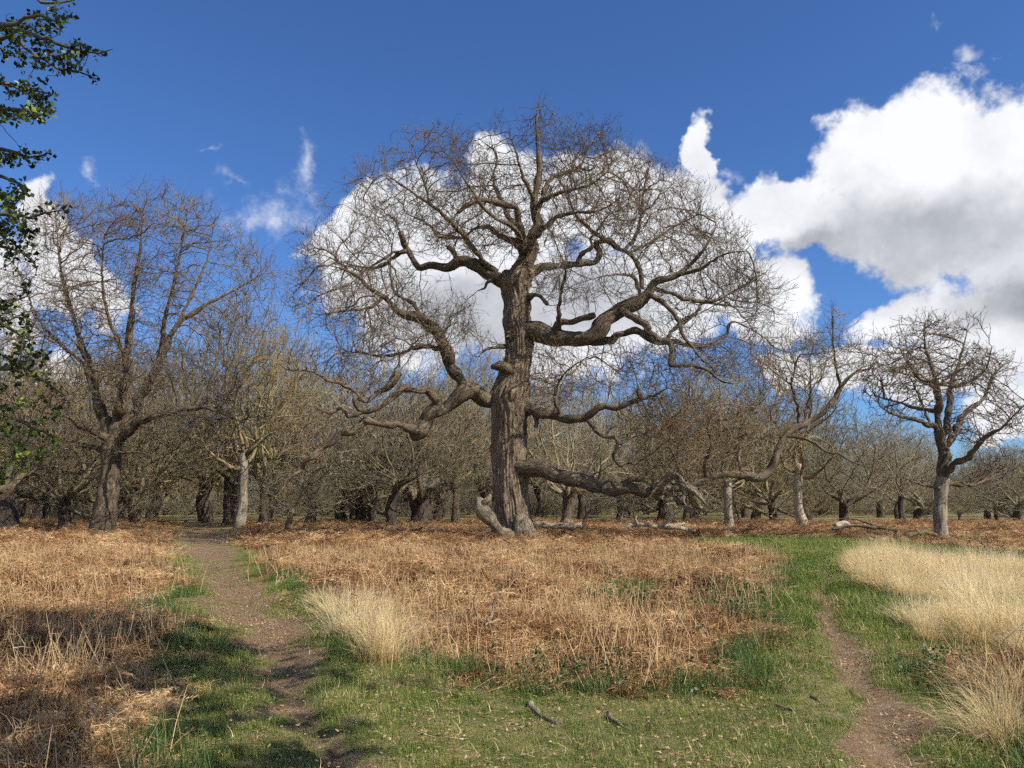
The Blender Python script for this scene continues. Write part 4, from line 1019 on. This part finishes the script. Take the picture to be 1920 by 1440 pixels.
    lv = obj('leaves', leaf_mesh(P, np.concatenate([thin[fbm(P[thin, 0] * 5, P[thin, 1] * 5, P[thin, 2] * 5, 2, 4) > .46], np.where(fixed & (r < .0125) & (np.arange(len(P)) >= len(bi)) & (vnoise(P[:, 0] * 6, P[:, 1] * 6, P[:, 2] * 6, 8) > .28 + 25 * np.clip(r - .007, 0, 1)))[0]]), rg, 0.046, 9.0, 'thorn_leaf'), cro); lv['kind'] = 'stuff'
    print('thorn', len(P))
far_wood()
undergrowth()
thorn()
shade = grow_tree(71, 12, 3.8, 6.0, 0.17, 2300, 6, 0.0, 0.05, seg=0.3, r0=0.006, squash=1.0, centre=(-2.5, 2.2, 9.2, 2.2), leafy=(0.16, 5.0, 'thorn_leaf'), twigs=(0.9, 0.4, 0, 0))
shade.name = 'thorn_tree'; shade.location = (5.6, -0.5, 0)
tag(shade, 'tall leafing tree just outside the view whose crown shades the bracken bank', 'tree')

# ----------------------------------------------------------------------------
# ground cover
# ----------------------------------------------------------------------------
def ribbon(pts, width, side):
    """flat tapering strip along pts: verts, quads"""
    pts = np.asarray(pts); n = len(pts)
    w = width * np.linspace(1, 0.15, n)[:, None]
    v = np.empty((2 * n, 3)); v[0::2] = pts - side * w / 2; v[1::2] = pts + side * w / 2
    i = np.arange(n - 1) * 2
    return v, np.stack([i, i + 1, i + 3, i + 2], 1)
class Acc:
    def __init__(s): s.v, s.f, s.t, s.n = [], {3: [], 4: []}, [], 0
    def add(s, v, f, tone):
        s.v.append(np.asarray(v)); s.f[np.asarray(f).shape[1]].append(np.asarray(f) + s.n); s.t.append(np.full(len(v), tone)); s.n += len(v)
    def mesh(s, name, mat):
        return mesh_np(name, np.vstack(s.v), [np.vstack(x) for x in s.f.values() if x], mat, False, {'tone': np.concatenate(s.t)})

def bracken_clump(seed, fronds=8, h=0.30, flat=False):
    rg = np.random.default_rng(seed); A = Acc()
    for k in range(fronds):
        a = rg.uniform(0, 6.28); L = rg.uniform(0.4, 0.8); o = np.array([math.cos(a), math.sin(a), 0]); start = rg.normal(0, 0.16, 3) * np.array([1, 1, 0])
        z0 = rg.uniform(0.0, h * 0.7); apex = rg.uniform(0.3, 1.0) * h
        n = 7; tt = np.linspace(0, 1, n)
        bend = rg.normal(0, 0.35)
        pts = start + np.outer((tt - .35) * L, o) + np.outer(tt ** 2 * bend * L, np.array([-o[1], o[0], 0]))
        pts[:, 2] = np.maximum(0.01, z0 + (apex - z0) * np.sin(np.clip(tt * 1.9, 0, math.pi)) - tt * tt * apex * 0.5) + rg.normal(0, 0.012, n)
        tone = rg.uniform(0, 1)
        sd = np.array([-o[1], o[0], rg.normal(0, .4)]); sd /= np.linalg.norm(sd)
        v, f = ribbon(pts, 0.009, norm(sd + np.array([0, 0, .8]))); A.add(v, f, min(1, tone * .5 + 0.5))
        m = 20
        for q in range(m):
            t = 0.08 + 0.9 * q / m
            p = np.array([np.interp(t, tt, pts[:, j]) for j in range(3)])
            pl = 0.15 * (1 - t) ** 0.7 + 0.03
            for sg in (-1, 1):
                if rg.random() < 0.15: continue
                d = norm(sd * sg + o * 0.4 + np.array([0, 0, rg.normal(-0.2, 0.5)]) + rg.normal(0, 0.3, 3))
                e = norm(d + rg.normal(0, 0.55, 3) - np.array([0, 0, .35]))
                side = norm(np.cross(d, rg.normal(size=3)))
                w = rg.uniform(0.003, 0.0095)
                mid = p + d * pl * 0.55; tip = mid + e * pl * 0.5
                tn = np.clip(tone + rg.normal(0, 0.2), 0, 1)
                A.add([p, mid + side * w, mid - side * w, tip], [[0, 1, 2], [1, 3, 2]], tn)
    for k in range(9):                       # loose snapped stems
        b = np.array([*rg.normal(0, .25, 2), rg.uniform(.02, h * .9)]); d = norm(np.array([*rg.normal(0, 1, 2), rg.normal(.1, .35)])); L = rg.uniform(.15, .5)
        v, f = ribbon([b, b + d * L * .5 + rg.normal(0, .02, 3), b + d * L + rg.normal(0, .03, 3)], .0055, norm(np.cross(d, rg.normal(size=3)))); A.add(v, f, rg.uniform(.4, .9))
    return A.mesh('bracken', M['bracken'])
def stalk_clump(seed, n=5, h=0.6, r=0.0042, mat='stalk', tilt=0.25, spread=0.16):
    rg = np.random.default_rng(seed); A = Acc()
    for k in range(n):
        b = np.array([*rg.normal(0, spread, 2), -0.03]); d = norm(np.array([*rg.normal(0, tilt, 2), 1])); L = h * rg.uniform(0.4, 1.2); tn = rg.uniform(0, 1)
        kink = rg.normal(0, 0.18, 3); pts = [b, b + d * L * .55, b + d * L * .55 + norm(d + kink) * L * .45]
        a = np.arange(3) * 2.0944; ring = np.stack([np.cos(a), np.sin(a), 0 * a], 1)
        v = np.vstack([p + ring * r * s for p, s in zip(pts, (1.1, .9, .5))])
        j = np.arange(3); f = np.vstack([np.stack([o + j, o + (j + 1) % 3, o + 3 + (j + 1) % 3, o + 3 + j], 1) for o in (0, 3)])
        A.add(v, f, tn)
        if rg.random() < .5:       # a broken side frond stub
            p = pts[1] + (pts[2] - pts[1]) * rg.uniform(0, .7); e = norm(np.array([*rg.normal(0, 1, 2), .3]))
            v, f = ribbon([p, p + e * .06, p + e * .12 - np.array([0, 0, .02])], 0.006, np.array([0, 0, 1.0])); A.add(v, f, tn)
    return A.mesh('stalks', M[mat])
def grass_clump(seed, n=34, h=0.07, spread=0.09, w=0.005, mat='green_grass', flop=0.7, droop=0.35, segs=2, tonepow=1.6):
    rg = np.random.default_rng(seed); A = Acc()
    for k in range(n):
        b = np.array([*rg.normal(0, spread, 2), -0.01]); a = rg.uniform(0, 6.28); o = np.array([math.cos(a), math.sin(a), 0])
        L = h * rg.uniform(0.45, 1.35); fl = flop * rg.uniform(0.2, 1.0)
        t = np.linspace(0, 1, segs + 1)
        pts = b + np.outer(t * L * fl, o) + np.outer(L * (t - droop * fl * t * t), [0, 0, 1])
        sd = np.array([-o[1], o[0], 0])
        v, f = ribbon(pts, w * rg.uniform(0.7, 1.3), sd); A.add(v, f, rg.uniform(0, 1) ** tonepow)
    return A.mesh('grass', M[mat])
def tussock_mesh(seed, n=560, h=0.74, spread=0.11, w=0.0055):
    rg = np.random.default_rng(seed); A = Acc(); lean = rg.uniform(0, 6.28); lv = np.array([math.cos(lean), math.sin(lean), 0]) * 0.25
    for k in range(n):
        b = np.array([*rg.normal(0, spread, 2), -0.02]); o = norm(np.array([b[0], b[1], 0]) * 4 + rg.normal(0, 0.5, 3) * np.array([1, 1, 0]) + lv)
        L = h * rg.uniform(0.45, 1.25) ** 1.0; fl = rg.uniform(0.08, 0.85) if rg.random() < .7 else rg.uniform(.7, 1.25); t = np.linspace(0, 1, 5)
        pts = b + np.outer(L * fl * t ** 1.5, o) + np.outer(L * (t * (1 - fl * .25) - 0.42 * fl * t ** 3), [0, 0, 1])
        pts[1:] += rg.normal(0, 0.012, (4, 3))
        a = rg.uniform(0, 3.14); sd = np.array([math.cos(a), math.sin(a), 0])
        v, f = ribbon(pts, w * rg.uniform(.6, 1.3), sd); A.add(v, f, np.repeat(rg.uniform(0, 1) ** .8 * np.array([.0, .35, .8, 1, 1]), 2))
    return A.mesh('tussock', M['pale_grass'])
def litter_mesh(seed, n=7):
    rg = np.random.default_rng(seed); A = Acc()
    for k in range(n):
        b = np.array([*rg.normal(0, .16, 2), rg.uniform(.004, .02)]); d = norm(rg.normal(size=3) * np.array([1, 1, .35])); s = norm(np.cross(d, [0, 0, 1]) + rg.normal(0, .3, 3)); u = np.cross(s, d); L = rg.uniform(.018, .042)
        A.add([b, b + d * L * .35 + s * L * .3 + u * L * .12, b + d * L * .75 + s * L * .22, b + d * L + u * L * .2, b + d * L * .7 - s * L * .24 + u * .1 * L, b + d * L * .3 - s * L * .26],
              [[0, 1, 2], [0, 2, 3], [0, 3, 4], [0, 4, 5]], rg.uniform(0, 1))
    return A.mesh('litter', M['litter'])

rg = np.random.default_rng(99)
def sample(n, y0, y1, m=2.5, slope=0.72):
    """points spread evenly over the ground in a wedge in front of the camera"""
    y = np.sqrt(rg.uniform((y0 + m / slope) ** 2, (y1 + m / slope) ** 2, n)) - m / slope
    x = rg.uniform(-1, 1, n) * (slope * y + m)
    return x, y
def lift(x, y, dz=0.0): return np.stack([x, y, ground_h(x, y) + dz], 1)
def rots(n, tilt): return np.stack([rg.normal(0, tilt, n), rg.normal(0, tilt, n), rg.uniform(0, 6.28, n)], 1)

# bracken
bx, by, bs = [], [], []
for y0, y1, n, s in ((3.5, 12, 21000, 0.66), (12, 24, 18000, 0.95), (24, 70, 23000, 1.45)):
    x, y = sample(n, y0, y1); lp, rp, br, pale = zones(x + rg.normal(0, .12, n), y + rg.normal(0, .2, n))
    k = (br & ~pale) | (pale & (rg.random(n) < 0.05))
    d = np.clip((np.hypot(x, y)) / 30, 0, 1)
    bx.append(x[k]); by.append(y[k]); bs.append(np.full(k.sum(), s))
bx, by, bs = map(np.concatenate, (bx, by, bs))
patch = fbm(bx * 0.7, by * 0.7, seed=77)
hs = np.clip(-0.35 + 2.5 * patch, .15, 2.2) * np.where((bx < 0) & (by < 9), 1.6, 1.0) * np.where(by > 24, 0.62, 1.0)
bs = bs * rg.uniform(0.7, 1.25, len(bs)) * np.clip(by / 7.5, .58, 1)
_, _, bi_, _ = zones(bx, by - .9); _, _, bj_, _ = zones(bx + .6, by)
hs = hs * np.where(bi_ & bj_, 1, .5) ; bs = bs * np.where(bi_ & bj_, 1, .85)
keep = (fbm(bx * 1.6, by * 1.6, seed=78) > 0.40) & ~((np.abs(bx - oak_loc[0] - .3) < 2.0) & (by > OD - 3.6) & (by < OD + 1))
bx, by, bs, hs = bx[keep], by[keep], bs[keep], hs[keep]
scatter('bracken', lift(bx, by, -0.02), rots(len(bx), 0.22), np.stack([bs, bs, bs * hs], 1), [bracken_clump(i) for i in range(6)], 'collapsed rust-brown dead bracken covering the heath')
print('bracken', len(bx))
# standing stalks
x, y = sample(15000, 3.8, 26); lp, rp, br, pale = zones(x + rg.normal(0, .25, len(x)), y)
k = br & (fbm(x * 0.9, y * 0.9, seed=81) > 0.47); x, y = x[k], y[k]
s = rg.uniform(0.6, 1.25, len(x))
scatter('bracken_stalks', lift(x, y), rots(len(x), 0.15), np.stack([s, s, s], 1), [stalk_clump(200 + i, 4, .55) for i in range(5)], 'upright dry pale stalks standing in the bracken')
# short green turf
x, y = sample(80000, 3.8, 26, 2.0); lp, rp, br, pale = zones(x, y)
bare = np.maximum(np.clip(1.3 - lp, 0, 1), np.clip(1.35 - rp, 0, 1))
k = (~br | (rg.random(len(x)) < .06)) & (rg.random(len(x)) > bare * (0.9 + .9 * (fbm(x * 1.1, y * 1.1, seed=86) - .5))) & (rg.random(len(x)) < 0.35 + 0.9 * fbm(x * 1.3, y * 1.3, seed=83)); x, y = x[k], y[k]
s = rg.uniform(0.55, 1.15, len(x)) * (0.3 + 1.35 * fbm(x * .8, y * .8, seed=84)) * np.clip(y / 9, .8, 1.6) * np.clip(np.minimum(rp, lp) * .7 - .15, .45, 1)[k]
scatter('turf', lift(x, y), rots(len(x), 0.1), np.stack([s, s, s], 1), [grass_clump(300 + i, 38, .085) for i in range(5)], 'short green turf between the two worn paths')
print('turf', len(x))
x, y = sample(16000, 24, 50); lp, rp, br, pale = zones(x, y)
k = ~br & (lp > 1) & (x > 2); x, y = x[k], y[k]; s = rg.uniform(1.6, 2.8, len(x))
scatter('far_turf', lift(x, y), rots(len(x), 0.1), np.stack([s, s, s * .8], 1), [grass_clump(380 + i, 30, .08) for i in range(3)], 'green grass ride beyond the narrow path')
# longer dark green grass along edges
x, y = sample(42000, 3.8, 20, 2.0); lp, rp, br, pale = zones(x, y)
_, _, b1, _ = zones(x + .35, y); _, _, b2, _ = zones(x - .35, y); _, _, b3, _ = zones(x, y + .4)
k = (~br) & (b1 | b2 | b3) & (lp > 0.95) & (rp > 1.1) & (fbm(x * .9, y * .9, seed=85) > .36); x, y = x[k], y[k]
s = rg.uniform(0.7, 1.4, len(x))
scatter('long_grass', lift(x, y), rots(len(x), 0.12), np.stack([s, s, s], 1), [grass_clump(320 + i, 26, .15, .07, .006, 'dark_grass', .8, .3, 3, 1.0) for i in range(4)], 'longer dark green grass along the bracken edges')
# litter
x, y = sample(9000, 3.8, 18, 2.0); lp, rp, br, pale = zones(x, y)
k = (fbm(x * .8, y * .8, seed=87) > .43); x, y = x[k], y[k]
s = rg.uniform(0.5, 1.0, len(x))
scatter('leaf_litter', lift(x, y, .005), rots(len(x), 0.05), np.stack([s, s, s], 1), [litter_mesh(340 + i) for i in range(5)], 'dry brown oak leaves strewn over the turf')
# dry straw lying about
x, y = sample(9000, 3.8, 16, 2.0); lp, rp, br, pale = zones(x, y)
k = (~br) & (fbm(x * .6, y * .6, seed=88) > .44); x, y = x[k], y[k]
s = rg.uniform(0.4, .95, len(x)); ro = rots(len(x), .08); ro[:, 0] += math.pi / 2 * .96
scatter('straw', lift(x, y, .012), ro, np.stack([s, s, s], 1), [stalk_clump(360 + i, 3, .10, .0017, 'stalk', .12, .08) for i in range(4)], 'bits of dry straw lying on the turf')

# brambles along the front of the bracken
def bramble_mesh(seed):
    rgb = np.random.default_rng(seed); A = Acc()
    for k in range(4):
        a = rgb.uniform(0, 6.28); o = np.array([math.cos(a), math.sin(a), 0]); L = rgb.uniform(.3, .6); t = np.linspace(0, 1, 6); hh = rgb.uniform(.12, .3)
        pts = np.outer(t * L, o) + np.outer(np.sin(t * 2.6) * hh, [0, 0, 1]) + rgb.normal(0, .012, (6, 3))
        v, f = ribbon(pts, .006, norm(np.array([-o[1], o[0], .6]))); A.add(v, f, 0)
        for q in range(9):
            p = pts[rgb.integers(1, 6)] + rgb.normal(0, .02, 3)
            for w in range(3):
                d = norm(rgb.normal(size=3) + [0, 0, .3]); sd = norm(np.cross(d, rgb.normal(size=3))); l = rgb.uniform(.025, .045)
                A.add([p, p + d * l * .5 + sd * l * .32, p + d * l, p + d * l * .5 - sd * l * .32], [[0, 1, 2, 3]], rgb.uniform(0, 1))
    return A.mesh('bramble', M['bramble'])
x, y = sample(5000, 6, 14); lp, rp, br, pale = zones(x, y); _, _, b1, _ = zones(x, y - .7); _, _, b2, _ = zones(x + .7, y)
k = br & ~(b1 & b2) & (x > 0) & (fbm(x * .8, y * .8, seed=93) > .5) & (rg.random(len(x)) < .5); x, y = x[k], y[k]; s = rg.uniform(.7, 1.2, len(x))
scatter('brambles', lift(x, y), rots(len(x), .1), np.stack([s, s, s], 1), [bramble_mesh(500 + i) for i in range(4)], 'dark green bramble sprays straggling from the bracken edge')
print('bramble', len(x))

# pale tussocks, one by one
TUS = [tussock_mesh(400 + i) for i in range(5)]
def tussock(x, y, s, label, group, k):
    o = obj('grass_tussock', TUS[k % 5], None, (x, y, float(ground_h(x, y)) - 0.01)); o.rotation_euler = (rg.normal(0, .1), rg.normal(-.1, .12), rg.uniform(0, 6.28)); o.scale = (s, s, s * rg.uniform(.75, 1.15))
    tag(o, label, 'grass tussock', group)
pts = []
cx, cy = rg.uniform(4, 17, 4000), rg.uniform(8, 24, 4000)
ok = zones(cx, cy)[3] & (cx < 0.72 * cy + 1.2) & ~((cx > 11.2) & (cy > 18.5)) & (fbm(cx * .8, cy * .8, seed=90) > .38) & (zones(cx, cy)[1] > 2.4)
for xx, yy in zip(cx[ok], cy[ok]):
    if len(pts) < 160 and all((xx - a) ** 2 + (yy - b) ** 2 > .42 ** 2 for a, b in pts): pts.append((xx, yy))
print('tussocks', len(pts))
for k, (xx, yy) in enumerate(pts): tussock(xx, yy, rg.uniform(.55, 1.2), 'straw-pale grass tussock in the bleached stand beside the narrow earth path', 'pale tussocks beside the narrow path', k)
for k, (u, v, s) in enumerate([(655, 1195, .95), (690, 1205, 1.0), (630, 1165, .8), (720, 1240, 1.0), (705, 1180, .8), (765, 1200, .7), (850, 1190, .6), (600, 1140, .6), (680, 1150, .7)]):
    g = ground_at(u, v); tussock(g[0], g[1], s, 'straw-pale grass tussock at the corner of the bracken beside the muddy path', 'pale tussocks beside the muddy path', k)
for k, (u, v, s) in enumerate([(1880, 1395, .75), (1915, 1330, .8), (1840, 1300, .6)]):
    g = ground_at(u, v); tussock(g[0], g[1], s, 'thin pale tussock leaning out of the brown corner bracken', 'thin tussocks in the corner bracken', k)

# ----------------------------------------------------------------------------
# fallen wood
# ----------------------------------------------------------------------------
def fallen(name, label, cat, traces, mat, depth=None, group=None, tw=0, seed=0):
    """traces: lists of (u, v, extra depth, diameter in metres); the first piece is the main stem"""
    first = np.array(at(traces[0][0][0], traces[0][0][1], depth)); root = None
    ms = []
    for k, tr in enumerate(traces):
        pts = np.array([at(u, v, depth + d) for u, v, d, w in tr]) - first; rad = np.array([w for *_, w in tr]) / 2
        me = limb_mesh(pts, rad, 10 if rad.max() < .06 else 16, M[mat], name, seed + k * 3, .25, .14, max(.02, rad.mean() * .7))
        if root is None: root = obj(name, me, None, first); tag(root, label, cat, group)
        else: obj('side_branch', me, root)
    return root
fallen('broken_limb', 'grey broken limb propped in a curve against the foot of the great oak', 'fallen limb', [[(962,1008,-.2,.6),(946,997,-.5,.62),(927,985,-.8,.6),(911,967,-1,.58),(903,950,-1.1,.5),(902,936,-1.1,.3)], [(905,952,-1.1,.34),(914,938,-1.2,.26),(918,927,-1.2,.1)]], 'mossy_wood', 34.8, None, 0, 5)
fallen('log', 'straight bleached log lying in the bracken behind the great oak', 'log', [[(1000,985,.6,.26),(1030,985,.4,.3),(1060,986,.2,.28),(1092,987,0,.2)]], 'dead_wood', 38.5, None, 0, 8)
fallen('fallen_branch', 'white weathered branch with upturned ends lying in front of the dark low oak', 'branch', [[(1176,989,0,.16),(1195,982,.1,.24),(1225,987,.1,.26),(1255,988,0,.24),(1285,992,-.1,.14),(1304,995,-.2,.07)], [(1195,983,0,.18),(1192,975,-.1,.14),(1194,967,-.1,.07)], [(1235,988,0,.2),(1248,980,-.2,.16),(1254,972,-.2,.07)], [(1250,989,0,.14),(1270,984,.2,.12),(1290,981,.3,.06)]], 'dead_wood', 38.0, None, 0, 12)
fallen('snag', 'dark jagged snag leaning up out of the bracken beyond the log', 'snag', [[(1090,992,0,.3),(1098,975,0,.24),(1108,955,.1,.16),(1120,937,.2,.06)], [(1101,968,0,.12),(1098,955,-.1,.08),(1097,945,-.1,.04)]], 'wood_bark', 38.8, None, 0, 15)
fallen('stick', 'thin pale stick standing up beside the jagged snag', 'stick', [[(1162,984,0,.09),(1166,970,0,.06),(1169,957,.1,.03)]], 'dead_wood', 39.5, None, 0, 16)
fallen('fallen_branch', 'low dead bough lying along the bracken towards the lone spreading oak', 'branch', [[(1560,992,0,.1),(1600,986,0,.14),(1650,990,0,.18),(1680,995,0,.18),(1678,1008,0,.2)], [(1650,990,0,.1),(1610,975,.3,.08),(1570,972,.5,.04)], [(1700,1006,0,.22),(1735,998,.2,.26),(1758,1002,.3,.2)]], 'wood_bark', 37.0, None, 0, 18)
fallen('fallen_branch', 'short brown log with a pale torn end by the slender grey oak', 'branch', [[(1566,988,0,.3),(1582,983,0,.34),(1596,989,0,.2)]], 'dead_wood', 44, None, 0, 19)
fallen('dead_branch', 'grey forked dead branch rising from the dark brushwood among the tussocks', 'branch', [[(1870,1062,0,.07),(1858,1040,0,.06),(1845,1022,0,.05),(1834,1010,.1,.02)], [(1858,1040,0,.04),(1850,1035,-.1,.03),(1838,1034,-.2,.015)]], 'mossy_wood', 21.0, None, 0, 21)
def on_ground(u, v, dz=0.0):
    g = ground_at(u, v); g[2] = float(ground_h(g[0], g[1])) + dz; return g
def stick_at(label, pix, rads, mat='mossy_wood', rise=None, name='stick', seed=0, sides=()):
    pts = [on_ground(u, v, (rise[i] if rise else 0) + rads[i] * .5) for i, (u, v) in enumerate(pix)]
    p0 = pts[0].copy(); root = obj(name, limb_mesh(np.array(pts) - p0, np.array(rads), 10, M[mat], name, seed, .3, .15, .015), None, p0); tag(root, label, 'stick')
    for sd in sides:
        q = np.array([on_ground(u, v, z) for u, v, z, r in sd]) - p0
        obj('side_twig', limb_mesh(q, np.array([r for *_, r in sd]), 7, M[mat], 'side_twig', seed + 1, .2, .1, .015), root)
stick_at('curved lichen-grey stick lying on brown leaves in the turf', [(993, 1310), (1005, 1326), (1022, 1338), (1042, 1345), (1058, 1346)], [.022, .026, .022, .02, .012], seed=31)
stick_at('mossy stick with a pale cut end half sunk in green turf', [(1140, 1325), (1146, 1340), (1158, 1350), (1180, 1360)], [.012, .024, .02, .012], seed=33)
stick_at('slim dark twig arching out of the turf', [(1218, 1362), (1222, 1354), (1238, 1345), (1250, 1341)], [.005, .005, .004, .002], 'dark_bark', rise=[0, .04, .07, .08], seed=35)
stick_at('yellow-lichened dead branch poking out of the front of the bracken', [(950, 1235), (935, 1212), (905, 1196), (890, 1188)], [.02, .026, .024, .014], rise=[0.02, .1, .16, .3], seed=37, sides=[[(918, 1200, .14, .02), (922, 1195, .3, .016), (932, 1192, .5, .012), (950, 1192, .68, .006)], [(895, 1190, .22, .014), (888, 1190, .4, .01), (894, 1190, .55, .005)]])
stick_at('grey stick with a pale broken tip at the edge of the bracken', [(1105, 1278), (1122, 1276), (1136, 1270), (1142, 1266)], [.014, .018, .016, .008], seed=39)
stick_at('short split stick bleached white against the bracken', [(1272, 1272), (1282, 1262), (1290, 1256)], [.012, .016, .008], 'dead_wood', [.03, .05, .08], seed=41)
stick_at('small dark twig lying across the narrow earth path', [(1552, 1186), (1560, 1190), (1567, 1189)], [.007, .008, .004], 'dark_bark', seed=43)
stick_at('curl of bark beside the narrow earth path', [(1520, 1302), (1530, 1306), (1538, 1312)], [.014, .016, .008], 'mossy_wood', seed=45)
stick_at('knobbly brown twig at the edge of turf by the narrow path', [(1450, 1318), (1466, 1324), (1486, 1330)], [.012, .018, .01], 'wood_bark', seed=47)
# heap of brushwood among the far tussocks
def brush():
    rgb = np.random.default_rng(3); c = on_ground(1815, 1056); sk = Skel(); r0 = sk.add((0, 0, 0), -1, .02)
    P, par, r = [np.zeros(3)], [-1], [.02]
    for k in range(260):
        a = rgb.uniform(0, 6.28); p = np.array([rgb.normal(0, .45), rgb.normal(0, .3), 0]); d = norm(np.array([math.cos(a), math.sin(a), rgb.uniform(.1, .9)])); prev = 0
        P.append(p); par.append(0); r.append(.008); prev = len(P) - 1
        for s_ in range(4):
            d = norm(d + rgb.normal(0, .4, 3) - np.array([0, 0, .25])); p = p + d * .13; p[2] = max(.02, p[2]); P.append(p); par.append(prev); r.append(.008); prev = len(P) - 1
    P, par, r = np.array(P), np.array(par), np.array(r); skip = np.zeros(len(P), bool); skip[0] = True; skip[1::5] = True
    o = obj('brushwood', tube_mesh(P, par, r, skip, M['thorn_twig'], 'brushwood', .05), None, c); o.scale = (2.0, 2.0, 1.5); tag(o, 'dark heap of tangled brushwood among the pale tussocks', 'brushwood', None, 'stuff')
brush()
